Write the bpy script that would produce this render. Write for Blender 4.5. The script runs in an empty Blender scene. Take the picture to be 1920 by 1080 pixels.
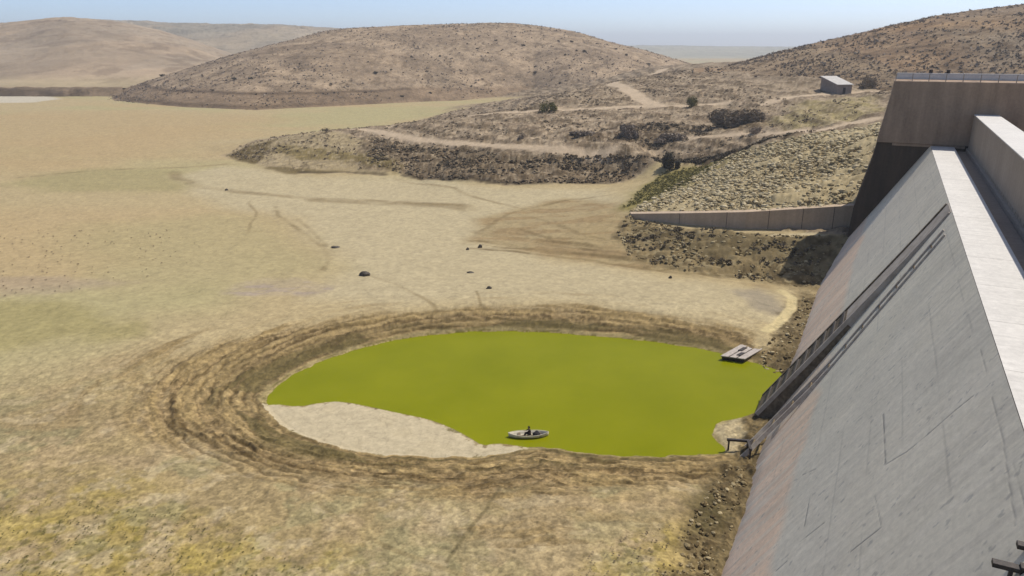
import bpy, bmesh, math, random
import numpy as np
R = math.radians
rng = np.random.default_rng(7)
random.seed(7)
S = bpy.context.scene
COL = S.collection

# ------------------------------------------------------------------ camera, sky, sun, exposure
CAM_Z = 38.0
FPX, HZ = 1400.0, 88.0                       # focal length and horizon row on the 1920 px wide photograph
PITCH = math.atan((540 - HZ) / FPX)
cam = bpy.data.cameras.new('camera'); cam.lens = FPX / 1920 * 36; cam.sensor_width = 36
cam.clip_start = 0.5; cam.clip_end = 30000
cam_o = bpy.data.objects.new('camera', cam); COL.objects.link(cam_o)
cam_o.location = (0, 0, CAM_Z); cam_o.rotation_euler = (math.pi / 2 - PITCH, 0, 0)
S.camera = cam_o

SUN_AZ, SUN_EL = 64.0, 55.5                  # compass angle clockwise from the view direction (+Y)
W = bpy.data.worlds.new('World'); S.world = W; W.use_nodes = True
wn = W.node_tree.nodes; wl = W.node_tree.links
sky = wn.new('ShaderNodeTexSky'); sky.sky_type = 'NISHITA'; sky.sun_disc = False
sky.sun_elevation = R(SUN_EL); sky.sun_rotation = R(SUN_AZ)
sky.altitude = 2500; sky.air_density = 0.65; sky.dust_density = 6.4; sky.ozone_density = 0.8
bg = wn.get('Background') or wn.new('ShaderNodeBackground')
wl.new(sky.outputs[0], bg.inputs[0]); bg.inputs[1].default_value = 0.15
sun = bpy.data.lights.new('sun', 'SUN'); sun.energy = 3.5; sun.angle = R(0.55); sun.color = (1.0, 0.955, 0.875)
sun_o = bpy.data.objects.new('sun', sun); COL.objects.link(sun_o)
sun_o.rotation_euler = (R(90 - SUN_EL), 0, R(-SUN_AZ + 180)); sun_o.location = (60, 40, 120)
S.view_settings.view_transform = 'Standard'; S.view_settings.look = 'None'
S.view_settings.exposure = 0.35; S.view_settings.gamma = 1.0

# ------------------------------------------------------------------ small helpers
cp, sp = math.cos(PITCH), math.sin(PITCH)
def gp(px, py, z):
    """world point at height z that was measured at (px, py) on the photograph"""
    a = (px - 960) / FPX; b = -(py - 540) / FPX
    dx, dy, dz = a, cp + b * sp, b * cp - sp
    t = (z - CAM_Z) / dz
    return (dx * t, dy * t, z)
def gpd(px, py, d):
    """world point at forward distance d"""
    a = (px - 960) / FPX; b = -(py - 540) / FPX
    dx, dy, dz = a, cp + b * sp, b * cp - sp
    t = d / dy
    return (dx * t, d, CAM_Z + dz * t)
def poly(pts, z=2.0):
    return np.array([gp(p[0], p[1], p[2] if len(p) > 2 else z)[:2] for p in pts])

def lin(r, g, b, k=1.0):
    f = lambda c: ((c / 255 + 0.055) / 1.055) ** 2.4 if c > 10 else c / 255 / 12.92
    return np.array([f(r), f(g), f(b)]) * k
KA = np.array([0.72, 0.705, 0.61])                                     # sunlit photo tone -> surface albedo
def alb(r, g, b): return lin(r, g, b, KA)

def hash2(ix, iy, seed):
    h = (ix.astype(np.uint32) * np.uint32(374761393) + iy.astype(np.uint32) * np.uint32(668265263) + np.uint32(seed * 2246822519 & 0xffffffff))
    h = (h ^ (h >> np.uint32(13))) * np.uint32(1274126177)
    h = h ^ (h >> np.uint32(16))
    return h.astype(np.float64) / 4294967295.0
def vnoise(x, y, seed=0):
    fx = np.floor(x); fy = np.floor(y)
    ix = fx.astype(np.int64); iy = fy.astype(np.int64)
    u = x - fx; v = y - fy
    u = u * u * u * (u * (u * 6 - 15) + 10); v = v * v * v * (v * (v * 6 - 15) + 10)
    a = hash2(ix, iy, seed); b = hash2(ix + 1, iy, seed); c = hash2(ix, iy + 1, seed); d = hash2(ix + 1, iy + 1, seed)
    return (a * (1 - u) + b * u) * (1 - v) + (c * (1 - u) + d * u) * v
def fbm(x, y, octaves=4, seed=0, gain=0.5):
    s = np.zeros_like(x); a = 1.0; t = 0.0; ca, sa = 0.8, 0.6
    for o in range(octaves):
        s += a * vnoise(x, y, seed + o * 17); t += a; a *= gain
        x, y = (ca * x - sa * y) * 2.03 + 13.7, (sa * x + ca * y) * 2.03 + 5.1
    return s / t
def sstep(a, b, x):
    t = np.clip((x - a) / (b - a), 0, 1); return t * t * (3 - 2 * t)
def sdpoly(X, Y, P):
    """signed distance, positive inside"""
    d = np.full(X.shape, 1e9); inside = np.zeros(X.shape, bool)
    n = len(P)
    for i in range(n):
        ax, ay = P[i]; bx, by = P[(i + 1) % n]
        ex, ey = bx - ax, by - ay
        L = ex * ex + ey * ey + 1e-9
        t = np.clip(((X - ax) * ex + (Y - ay) * ey) / L, 0, 1)
        d = np.minimum(d, (X - ax - t * ex) ** 2 + (Y - ay - t * ey) ** 2)
        c = ((ay > Y) != (by > Y)) & (X < (bx - ax) * (Y - ay) / (by - ay + 1e-12) + ax)
        inside ^= c
    d = np.sqrt(d)
    return np.where(inside, d, -d)
def dline(X, Y, P):
    d = np.full(X.shape, 1e9)
    for i in range(len(P) - 1):
        ax, ay = P[i][:2]; bx, by = P[i + 1][:2]
        ex, ey = bx - ax, by - ay
        t = np.clip(((X - ax) * ex + (Y - ay) * ey) / (ex * ex + ey * ey + 1e-9), 0, 1)
        d = np.minimum(d, (X - ax - t * ex) ** 2 + (Y - ay - t * ey) ** 2)
    return np.sqrt(d)
def smooth_poly(P, it=2):
    for _ in range(it):
        Q = np.roll(P, -1, 0)
        P = np.stack([0.75 * P + 0.25 * Q, 0.25 * P + 0.75 * Q], 1).reshape(-1, 2)
    return P

def mesh_np(name, V, F, col=None, smooth=True):
    """numpy vertices + quads/tris (-1 padded not allowed) -> mesh, optional point colour 'albedo'"""
    me = bpy.data.meshes.new(name)
    V = np.asarray(V, np.float32); F = np.asarray(F, np.int32)
    k = F.shape[1]
    me.vertices.add(len(V)); me.vertices.foreach_set('co', V.ravel())
    me.loops.add(F.size); me.loops.foreach_set('vertex_index', F.ravel())
    me.polygons.add(len(F)); me.polygons.foreach_set('loop_start', np.arange(0, F.size, k, dtype=np.int32))
    me.polygons.foreach_set('loop_total', np.full(len(F), k, np.int32))
    me.polygons.foreach_set('use_smooth', np.full(len(F), smooth, bool))
    if col is not None:
        a = me.attributes.new('albedo', 'FLOAT_COLOR', 'POINT')
        c = np.ones((len(V), 4), np.float32); c[:, :3] = np.clip(col, 0.002, 0.85)
        a.data.foreach_set('color', c.ravel())
    me.update(calc_edges=True); me.validate()
    return me
def link(name, me, mat=None, parent=None):
    o = bpy.data.objects.new(name, me); COL.objects.link(o)
    if mat: me.materials.append(mat)
    if parent: o.parent = parent
    return o
def tag(o, label=None, cat=None, group=None, kind=None):
    if label: o['label'] = label
    if cat: o['category'] = cat
    if group: o['group'] = group
    if kind: o['kind'] = kind
    return o
def empty(name, loc, rz=0.0):
    o = bpy.data.objects.new(name, None); COL.objects.link(o)
    o.location = loc; o.rotation_euler = (0, 0, rz); o.empty_display_size = 0.5
    return o
def bm_mesh(name, bm, smooth=False):
    me = bpy.data.meshes.new(name); bmesh.ops.recalc_face_normals(bm, faces=bm.faces); bm.to_mesh(me); bm.free()
    if smooth:
        for p in me.polygons: p.use_smooth = True
    return me
def add_hex(bm, c8):
    v = [bm.verts.new(c) for c in c8]
    for f in ((0, 3, 2, 1), (4, 5, 6, 7), (0, 1, 5, 4), (1, 2, 6, 5), (2, 3, 7, 6), (3, 0, 4, 7)):
        bm.faces.new([v[i] for i in f])
def add_box(bm, x0, x1, y0, y1, z0, z1):
    add_hex(bm, [(x0, y0, z0), (x1, y0, z0), (x1, y1, z0), (x0, y1, z0), (x0, y0, z1), (x1, y0, z1), (x1, y1, z1), (x0, y1, z1)])
def bevel(bm, w, seg=2):
    bmesh.ops.bevel(bm, geom=[e for e in bm.edges], offset=w, segments=seg, profile=0.6, affect='EDGES', clamp_overlap=True)
def prism(bm, prof, u0, u1, skew=None):
    """profile list of (v, z) swept along x from u0 to u1"""
    a = [bm.verts.new((u0, p[0], p[1])) for p in prof]; b = [bm.verts.new((u1, p[0], p[1])) for p in prof]
    n = len(prof)
    for i in range(n): bm.faces.new((a[i], a[(i + 1) % n], b[(i + 1) % n], b[i]))
    bm.faces.new(a[::-1]); bm.faces.new(b)

# ------------------------------------------------------------------ materials
def new_mat(name):
    m = bpy.data.materials.new(name); m.use_nodes = True
    nt = m.node_tree; b = nt.nodes.get('Principled BSDF')
    b.inputs['Roughness'].default_value = 0.92
    b.inputs['Specular IOR Level'].default_value = 0.15
    return m, nt, b
def noise_node(nt, vec, scale, detail=6, rough=0.6):
    n = nt.nodes.new('ShaderNodeTexNoise'); n.inputs['Scale'].default_value = scale
    n.inputs['Detail'].default_value = detail; n.inputs['Roughness'].default_value = rough
    nt.links.new(vec, n.inputs['Vector']); return n
def ramp(nt, fac, stops):
    r = nt.nodes.new('ShaderNodeValToRGB'); e = r.color_ramp.elements
    while len(e) < len(stops): e.new(0.5)
    for i, (p, c) in enumerate(stops): e[i].position = p; e[i].color = (*c, 1) if len(c) == 3 else c
    nt.links.new(fac, r.inputs[0]); return r
def mixc(nt, a, b, fac=1.0, mode='MULTIPLY'):
    m = nt.nodes.new('ShaderNodeMix'); m.data_type = 'RGBA'; m.blend_type = mode
    if hasattr(fac, 'links'): nt.links.new(fac, m.inputs[0])
    else: m.inputs[0].default_value = fac
    for s, i in ((a, 6), (b, 7)):
        if hasattr(s, 'links'): nt.links.new(s, m.inputs[i])
        else: m.inputs[i].default_value = (*s, 1)
    return m.outputs[2]
def gray(v): return (v, v, v)
def ground_mat(name, s1, s2, bump=0.4, dist=0.1, lo=0.72, hi=1.28, crack=False):
    m, nt, b = new_mat(name)
    at = nt.nodes.new('ShaderNodeAttribute'); at.attribute_name = 'albedo'
    ge = nt.nodes.new('ShaderNodeNewGeometry')
    n1 = noise_node(nt, ge.outputs['Position'], s1, 8, 0.65); n2 = noise_node(nt, ge.outputs['Position'], s2, 6, 0.7)
    r1 = ramp(nt, n1.outputs[0], [(0.3, gray(lo)), (0.7, gray(hi))]); r2 = ramp(nt, n2.outputs[0], [(0.3, gray(lo + .08)), (0.7, gray(hi - .08))])
    c = mixc(nt, at.outputs['Color'], r1.outputs[0]); c = mixc(nt, c, r2.outputs[0])
    if crack:
        wv = nt.nodes.new('ShaderNodeVectorMath'); wv.operation = 'MULTIPLY_ADD'
        nt.links.new(n1.outputs['Color'], wv.inputs[0]); wv.inputs[1].default_value = (1.6, 1.6, 0.0); nt.links.new(ge.outputs['Position'], wv.inputs[2])
        fl = nt.nodes.new('ShaderNodeVectorMath'); fl.operation = 'MULTIPLY'; nt.links.new(wv.outputs[0], fl.inputs[0]); fl.inputs[1].default_value = (1, 1, 0)
        for vs, wd, dk in ((0.42, 0.018, 0.80), (1.5, 0.03, 0.86)):
            vo = nt.nodes.new('ShaderNodeTexVoronoi'); vo.feature = 'DISTANCE_TO_EDGE'; vo.inputs['Scale'].default_value = vs
            nt.links.new(fl.outputs[0], vo.inputs['Vector'])
            rv = ramp(nt, vo.outputs['Distance'], [(0.0, gray(dk)), (wd, gray(1.0))])
            c = mixc(nt, c, rv.outputs[0])
    nt.links.new(c, b.inputs['Base Color'])
    bp = nt.nodes.new('ShaderNodeBump'); bp.inputs['Strength'].default_value = bump; bp.inputs['Distance'].default_value = dist
    nt.links.new(n2.outputs[0], bp.inputs['Height']); nt.links.new(bp.outputs[0], b.inputs['Normal'])
    return m
def plain_mat(name, c1, c2, scale=3.0, rough=0.9, spec=0.15, bump=0.2, metal=0.0):
    m, nt, b = new_mat(name)
    tc = nt.nodes.new('ShaderNodeTexCoord')
    n = noise_node(nt, tc.outputs['Object'], scale, 7, 0.65)
    r = ramp(nt, n.outputs[0], [(0.32, tuple(c1)), (0.68, tuple(c2))])
    nt.links.new(r.outputs[0], b.inputs['Base Color'])
    b.inputs['Roughness'].default_value = rough; b.inputs['Specular IOR Level'].default_value = spec; b.inputs['Metallic'].default_value = metal
    if bump:
        bp = nt.nodes.new('ShaderNodeBump'); bp.inputs['Strength'].default_value = bump; bp.inputs['Distance'].default_value = 0.03
        n2 = noise_node(nt, tc.outputs['Object'], scale * 4, 5, 0.7)
        nt.links.new(n2.outputs[0], bp.inputs['Height']); nt.links.new(bp.outputs[0], b.inputs['Normal'])
    return m
def foliage_mat(name, c1, c2):
    m, nt, b = new_mat(name)
    ge = nt.nodes.new('ShaderNodeNewGeometry')
    r = ramp(nt, ge.outputs['Random Per Island'], [(0.0, tuple(c1)), (1.0, tuple(c2))])
    nt.links.new(r.outputs[0], b.inputs['Base Color']); return m

M_ground = ground_mat('dry_mud', 0.9, 6.0, 0.5, 0.06, 0.87, 1.13, True)
M_head = ground_mat('stony_soil', 0.35, 1.8, 0.7, 0.35, 0.62, 1.38)
M_hill = ground_mat('hill_soil', 0.05, 0.35, 0.7, 1.0, 0.62, 1.38)
M_far = ground_mat('far_hill_soil', 0.012, 0.07, 0.4, 3.0, 0.82, 1.18)

# dam concrete: weathered grey, darker lift joints in the mesh attribute
def concrete_mat(name, tint=1.0, attr=False, base=(0.36, 0.35, 0.33), streak=True, sscale=(1.6, 0.06, 0.06), samp=0.09, bump=0.3):
    m, nt, b = new_mat(name)
    tc = nt.nodes.new('ShaderNodeTexCoord'); v = tc.outputs['Object']
    n1 = noise_node(nt, v, 0.22, 8, 0.62); n2 = noise_node(nt, v, 2.6, 8, 0.7)
    r1 = ramp(nt, n1.outputs[0], [(0.3, gray(0.92)), (0.7, gray(1.07))]); r2 = ramp(nt, n2.outputs[0], [(0.28, gray(0.86)), (0.72, gray(1.12))])
    if attr:
        at = nt.nodes.new('ShaderNodeAttribute'); at.attribute_name = 'albedo'; src = at.outputs['Color']
    else: src = tuple(np.array(base) * tint)
    c = mixc(nt, r1.outputs[0], src); c = mixc(nt, c, r2.outputs[0])
    if streak:
        mp = nt.nodes.new('ShaderNodeMapping'); mp.inputs['Scale'].default_value = sscale
        nt.links.new(v, mp.inputs['Vector'])
        n3 = noise_node(nt, mp.outputs[0], 1.0, 5, 0.6)
        r3 = ramp(nt, n3.outputs[0], [(0.3, gray(1 - samp)), (0.7, gray(1 + samp))])
        c = mixc(nt, c, r3.outputs[0])
    nt.links.new(c, b.inputs['Base Color'])
    bp = nt.nodes.new('ShaderNodeBump'); bp.inputs['Strength'].default_value = bump; bp.inputs['Distance'].default_value = 0.02
    n4 = noise_node(nt, v, 7, 6, 0.75)
    nt.links.new(n4.outputs[0], bp.inputs['Height']); nt.links.new(bp.outputs[0], b.inputs['Normal'])
    return m

# ------------------------------------------------------------------ dam frame (x along the crest, y upstream)
AZ = R(26.2)
UX, UY = math.sin(AZ), math.cos(AZ); LX, LY = -math.cos(AZ), math.sin(AZ)
def dam_xy(u, v): return (u * UX + v * LX, u * UY + v * LY)
def to_uv(X, Y): return X * UX + Y * UY, X * LX + Y * LY
ZC, VC, SL = 22.5, -7.0, 13.6 / 22.0          # crest height, upstream crest edge, metres upstream per metre down
def face_v(z): return VC + SL * (ZC - z)
U_END = 141.6                                  # where the crest runs into the abutment block

# ------------------------------------------------------------------ terrain
G = []                                         # (px, py, z)
for px in (-900, -500, -200, 0, 150, 300, 450, 600, 750):
    for py in (182, 195, 215, 240, 275):
        if py < 235 or px < 420: G.append((px, py, 2))
for px in (-900, -500, -200, 0, 200, 400, 600, 800, 1000):
    for py in (330, 400, 470, 550, 640, 800, 960, 1080, 1300):
        if px > 900 and py in (330, 400, 470): continue
        G.append((px, py, 2))
G += [(1100, 540, 2), (1250, 545, 2), (1380, 560, 1.8), (1200, 960, 2), (1250, 1080, 2), (1320, 950, 1.6)]
# flat in front of the headland
G += [(470, 312, 2), (560, 328, 2), (640, 322, 2), (740, 330, 2), (830, 342, 2), (950, 351, 2), (1080, 350, 2.2), (1170, 342, 2.6),
      (900, 400, 2.2), (1000, 420, 2.6), (1100, 420, 3.2), (1140, 385, 3.2), (950, 450, 2.1), (1050, 470, 2.2), (1150, 480, 2.5), (1250, 490, 2.7),
      (1000, 480, 2), (1100, 495, 2), (1250, 513, 2), (1400, 527, 1.7), (1450, 535, 1.5)]
# headland: foot, top of its front bank, plateau, upper track, back
G += [(425, 292, 2), (500, 308, 2.6), (640, 306, 3.5), (740, 312, 3.6), (850, 326, 3.2), (950, 335, 3), (1080, 333, 3.2), (1180, 326, 3.8), (1230, 315, 4.6)]
G += [(520, 264, 5.5), (600, 247, 8), (660, 243, 8.6), (760, 258, 8.8), (850, 268, 9), (950, 274, 9.3), (1050, 277, 9.6), (1150, 277, 10.2), (1220, 274, 11)]
G += [(700, 275, 6.5), (850, 296, 6.2), (1000, 303, 6.2), (1120, 300, 6.8), (600, 280, 5.2)]
G += [(760, 236, 10), (850, 240, 11.3), (950, 240, 12), (1050, 240, 12.8), (800, 226, 11), (900, 214, 13.5), (1000, 207, 15), (1100, 203, 16), (1200, 198, 17), (1300, 195, 18), (1360, 194, 18.6)]
G += [(1030, 192, 16.8), (1120, 180, 19), (1190, 185, 18.5), (1170, 165, 20.5), (1150, 155, 21), (1250, 128, 24), (1060, 178, 17.5)]
G += [(1538, 147, 26), (1300, 150, 24), (1250, 165, 21.3), (1350, 175, 21.2), (1420, 150, 24.8), (1350, 125, 28), (1450, 125, 28.5)]
for (px, py, z) in [(440, 286, 3), (520, 262, 5.5), (600, 245, 8), (680, 240, 8.8), (770, 228, 10.6), (860, 215, 13)]:   # land falls away behind the crest
    x, y, _ = gp(px, py, z); k = 1 + 45 / math.hypot(x, y)
    G.append(('w', x * k, y * k, 2.2)); k = 1 + 90 / math.hypot(x, y); G.append(('w', x * k, y * k, 2))
G += [(900, 192, 2.5), (800, 200, 2), (700, 215, 2), (980, 184, 4)]
# hollow right of the headland, stone-pitched slope, terrace track
G += [(1180, 382, 4.2), (1230, 350, 5), (1290, 322, 6.5), (1340, 303, 8.5), (1250, 290, 8.5), (1300, 268, 11.5), (1350, 240, 14.5), (1260, 235, 14), (1160, 240, 13.2), (1420, 225, 16)]
G += [(1260, 385, 6.4), (1330, 385, 7.6), (1400, 383, 9), (1500, 380, 10), (1590, 378, 10.6), (1450, 350, 11.3), (1350, 350, 9), (1560, 330, 13.4), (1450, 300, 14), (1350, 320, 9.8), (1500, 250, 18), (1600, 250, 18.4), (1420, 270, 14.8),
      (1640, 200, 21), (1500, 210, 19.6), (1450, 185, 21), (1550, 175, 22), (1660, 168, 22.8), (1600, 155, 24)]
# below the toe wall
G += [(1200, 416, 4.0), (1260, 425, 4.6), (1330, 434, 5.4), (1400, 440, 5.6), (1480, 442, 5.7), (1560, 445, 5.6), (1300, 470, 4), (1400, 480, 3.6), (1480, 490, 3.2), (1400, 508, 2.3), (1480, 520, 2.0)]
for (u, v, z) in [(141, 3.3, 5.4), (141, 8, 5.8), (133, 5.5, 3.2), (126, 6.6, 1.2), (135, 10, 4.2), (128, 12, 2.2), (118, 6.6, 1.1), (108, 6.8, 1.0), (98, 7, 0.9), (60, 7, 0.9), (48, 7.3, 0.8), (40, 7, 1), (20, 7, 1.2),
                  (141, -5, 8), (150, 0, 9), (160, -5, 17), (180, -5, 22.5), (170, -20, 22), (150, -30, 14), (140, -40, 8), (100, -30, 2), (60, -30, 2), (20, -30, 2), (100, -80, 2), (40, -80, 2), (190, -60, 20), (230, -40, 27)]:
    G.append(('w', *dam_xy(u, v), z))
for a in range(-90, 91, 15): G.append(('w', 25 * math.sin(R(a)), 25 * math.cos(R(a)), 2))
for a in (-75, -60, -45, -35, -25, -15): G.append(('w', 700 * math.sin(R(a)), 700 * math.cos(R(a)), 2))
for a in (-6, 0): G.append(('w', 700 * math.sin(R(a)), 700 * math.cos(R(a)), 12))
for a, r, z in ((8, 700, 26), (15, 700, 27), (22, 600, 30), (32, 600, 34), (45, 500, 25), (60, 400, 12), (85, 400, 2)): G.append(('w', r * math.sin(R(a)), r * math.cos(R(a)), z))
CPTS = np.array([g[1:] if g[0] == 'w' else gp(*g) for g in G])
_c = 5.0
def _phi(dx, dy): return -np.sqrt(dx * dx + dy * dy + _c * _c)
_n = len(CPTS); sc = 100.0
_A = np.zeros((_n + 3, _n + 3))
_A[:_n, :_n] = _phi(CPTS[:, None, 0] - CPTS[None, :, 0], CPTS[:, None, 1] - CPTS[None, :, 1]) + 0.6 * np.eye(_n)
_A[:_n, _n] = 1; _A[:_n, _n + 1] = CPTS[:, 0] / sc; _A[:_n, _n + 2] = CPTS[:, 1] / sc
_A[_n:, :_n] = _A[:_n, _n:].T
_w = np.linalg.solve(_A, np.concatenate([CPTS[:, 2], [0, 0, 0]]))
def rbf(X, Y):
    out = np.empty_like(X); f = 40000
    xs, ys, o = X.ravel(), Y.ravel(), out.ravel()
    for i in range(0, xs.size, f):
        x, y = xs[i:i + f], ys[i:i + f]
        o[i:i + f] = _phi(x[:, None] - CPTS[None, :, 0], y[:, None] - CPTS[None, :, 1]) @ _w[:_n] + _w[_n] + _w[_n + 1] * x / sc + _w[_n + 2] * y / sc
    return o.reshape(X.shape)

POOL = smooth_poly(poly([(490, 745), (530, 712), (580, 685), (650, 658), (720, 640), (800, 627), (900, 620), (1000, 621), (1100, 627), (1200, 637), (1300, 650), (1360, 664), (1420, 682), (1475, 694),
        (1470, 740), (1432, 768), (1395, 782), (1335, 800), (1350, 828), (1372, 852), (1280, 857), (1200, 857), (1100, 853), (1050, 843), (1000, 841), (930, 851), (850, 858), (740, 854), (660, 843), (590, 825), (540, 800), (512, 775)], 0), 2)
RING = smooth_poly(poly([(165, 765), (200, 715), (300, 665), (420, 630), (560, 600), (700, 583), (850, 570), (1000, 565), (1150, 572), (1300, 588), (1400, 602), (1440, 625), (1500, 640), (1580, 660), (1560, 880), (1400, 900),
        (1300, 912), (1200, 926), (1000, 940), (800, 942), (600, 930), (400, 902), (270, 850), (200, 810)], 2), 2)
FLAT = smooth_poly(poly([(512, 757), (560, 763), (600, 755), (640, 752), (700, 764), (760, 777), (800, 785), (840, 799), (880, 820), (905, 836), (930, 831), (960, 834), (1000, 841), (960, 856), (850, 866), (740, 864), (640, 850), (560, 825), (505, 790), (480, 765)], 0), 1)
pc = POOL.mean(0)

def pool_fields(X, Y):
    sp_ = np.full(X.shape, -1e3); sr = np.full(X.shape, -1e3); sf = np.full(X.shape, -1e3)
    bb = (X > RING[:, 0].min() - 12) & (X < RING[:, 0].max() + 12) & (Y > RING[:, 1].min() - 12) & (Y < RING[:, 1].max() + 12)
    x, y = X[bb], Y[bb]
    sp_[bb] = sdpoly(x, y, POOL) + (fbm(x * 0.55, y * 0.55, 4, 27) - .5) * 0.9; sr[bb] = sdpoly(x, y, RING); sf[bb] = sdpoly(x, y, FLAT)
    return sp_, sr, sf
def heights(X, Y, fields=None):
    """bare ground height"""
    r = np.hypot(X, Y)
    z = np.full(X.shape, 2.0)
    near = r < 900
    zz = np.maximum(rbf(X[near], Y[near]), 0.6)
    zz = np.where(zz < 2.6, 2 + (zz - 2) * sstep(0, 0.6, np.abs(zz - 2)), zz)
    wf = 1 - sstep(600, 900, r[near])
    z[near] = zz * wf + 2 * (1 - wf)
    sp_, sr, sf = fields if fields else pool_fields(X, Y)
    ring = (sr > 0)
    t = np.clip(-sp_ / np.maximum(-sp_ + sr, 1e-3), 0, 1)
    z = np.where(ring & (sp_ <= 0), z * (0.04 + 0.96 * t ** 0.85), z)
    inside = sp_ > 0
    z = np.where(inside, np.where(sf > -8, np.clip(sf * 0.07, -0.8, 0.10), -0.8) , z)
    z = carve(X, Y, z)
    edge = inside & (sf < 0)
    z = np.where(edge, np.maximum(z, 0.05 - sp_ * 0.25), z)
    return z
TW = [gp(1183, 402, 4.5), gp(1290, 401, 6.6), gp(1400, 399, 8.3), gp(1500, 393, 9.4), gp(1612, 386, 10.4)]
TW_DROP = [0.9, 2.2, 3.1, 3.7, 4.2]
def carve(X, Y, z):
    tx = [t[0] for t in TW]; wy = np.interp(X, tx, [t[1] for t in TW]); wz = np.interp(X, tx, [t[2] for t in TW]); dr = np.interp(X, tx, TW_DROP)
    on = (X > tx[0] + 0.1) & (X < tx[-1] + 6)
    f = wy - Y
    front = on & (f > -0.95) & (f < 7); back = on & (f <= -0.95) & (f > -5)
    z = np.where(front, np.minimum(z, wz - dr + 0.0 * f), z)
    return np.where(back, np.maximum(z, wz - 0.05) * sstep(-5, -2.2, f) + z * (1 - sstep(-5, -2.2, f)), z)
def ground_z(x, y): return float(heights(np.array([float(x)]), np.array([float(y)]))[0])

# polar grid round the foot of the viewpoint: cells about one picture element in size
az = np.concatenate([np.arange(-100, -41, 1.5), np.arange(-41, 43, 0.085), np.arange(43, 101, 1.5)])
rr = [6.0]
while rr[-1] < 9000:
    r_ = rr[-1]
    if r_ < 40: d_ = 3.0
    elif r_ < 680: d_ = min(max(r_ * r_ / 55900 * 1.75, 0.05), 2.0)
    else: d_ = (r_ - 680) * 0.08 + 2
    rr.append(r_ + d_)
rr = np.array(rr)
AA, RR = np.meshgrid(np.radians(az), rr)
X = RR * np.sin(AA); Y = RR * np.cos(AA)
fields = pool_fields(X, Y); s_pool, s_ring, s_flat = fields
Z = heights(X, Y, fields)
nc = len(az); nr = len(rr)
u_, v_ = to_uv(X, Y)

def zone(P, soft, wob=0.0, ws=0.1, seed=3):
    """soft mask of a ground polygon, wobbling edge"""
    m = np.zeros(X.shape); pad = soft + wob + 1
    bb = (X > P[:, 0].min() - pad) & (X < P[:, 0].max() + pad) & (Y > P[:, 1].min() - pad) & (Y < P[:, 1].max() + pad)
    d = sdpoly(X[bb], Y[bb], P)
    if wob: d = d + (fbm(X[bb] * ws, Y[bb] * ws, 4, seed) - 0.5) * 2 * wob
    m[bb] = sstep(-soft, soft, d); return m
def track(pts, w, soft, z=2.0, wob=0.0):
    P = poly(pts, z); m = np.zeros(X.shape); pad = w + soft + wob + 2
    bb = (X > P[:, 0].min() - pad) & (X < P[:, 0].max() + pad) & (Y > P[:, 1].min() - pad) & (Y < P[:, 1].max() + pad)
    x, y = X[bb], Y[bb]
    if wob:
        x = x + (fbm(x * 0.08, y * 0.08, 3, 71) - .5) * 2 * wob; y = y + (fbm(x * 0.08, y * 0.08, 3, 72) - .5) * 2 * wob
    d = dline(x, y, P); m[bb] = 1 - sstep(w, w + soft, d); return m

HEAD = poly([(420, 292, 2), (500, 311, 2.2), (560, 322, 2.2), (640, 314, 2.8), (740, 322, 2.6), (830, 335, 2.4), (950, 345, 2.3), (1080, 343, 2.5), (1180, 334, 3.2), (1235, 322, 4.2), (1290, 302, 8.0), (1360, 286, 10.5), (1430, 275, 14.4), (1500, 258, 17.4), (1640, 240, 18.6),
             (1560, 190, 21), (1665, 180, 22.5), (1720, 120, 28), (1600, 118, 34), (1250, 124, 25), (1100, 160, 17), (1000, 184, 9), (860, 205, 4), (760, 222, 4), (660, 234, 4), (560, 246, 4), (480, 268, 3)])
RIP = poly([(1178, 398, 4.3), (1300, 395, 6.9), (1400, 395, 8.6), (1605, 385, 10.4), (1660, 300, 15), (1660, 245, 18.4), (1570, 248, 18.2), (1500, 262, 17), (1430, 280, 14.2), (1365, 305, 9.6), (1290, 338, 6.6), (1220, 376, 4.8)])
TOE = poly([(1170, 402, 4), (1300, 428, 5), (1480, 440, 5.7), (1600, 445, 5.6), (1560, 545, 1.2), (1440, 530, 1.6), (1300, 512, 2), (1180, 490, 2.1), (1160, 440, 3)])

n_big = fbm(X * 0.012, Y * 0.012, 4, 1); n_mid = fbm(X * 0.07, Y * 0.07, 5, 2); n_sm = fbm(X * 0.45, Y * 0.45, 5, 4); n_fine = fbm(X * 2.2, Y * 2.2, 4, 6)
def put(C, c, m): return C * (1 - m[..., None]) + np.asarray(c) * m[..., None]
C = np.zeros(X.shape + (3,)) + alb(190, 171, 136)
C = put(C, alb(182, 172, 132), sstep(0.42, 0.62, n_big) * 0.8)
C = put(C, alb(191, 168, 132), sstep(0.5, 0.68, fbm(X * 0.008, Y * 0.02, 3, 31)) * 0.8 * sstep(110, 190, RR))
C = put(C, alb(188, 163, 126), zone(poly([(-700, 215), (250, 208), (560, 222), (330, 262), (180, 310), (40, 335), (-700, 350)]), 25, 15, 0.02) * 0.55)
C = put(C, alb(170, 158, 118), zone(poly([(20, 345), (150, 322), (330, 315), (420, 345), (330, 360), (100, 358)]), 6, 8, 0.03) * 0.8)
C = put(C, alb(208, 198, 184), zone(poly([(-300, 178.5), (95, 179), (112, 186), (60, 192), (-300, 196)]), 4, 3, 0.05))
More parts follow.
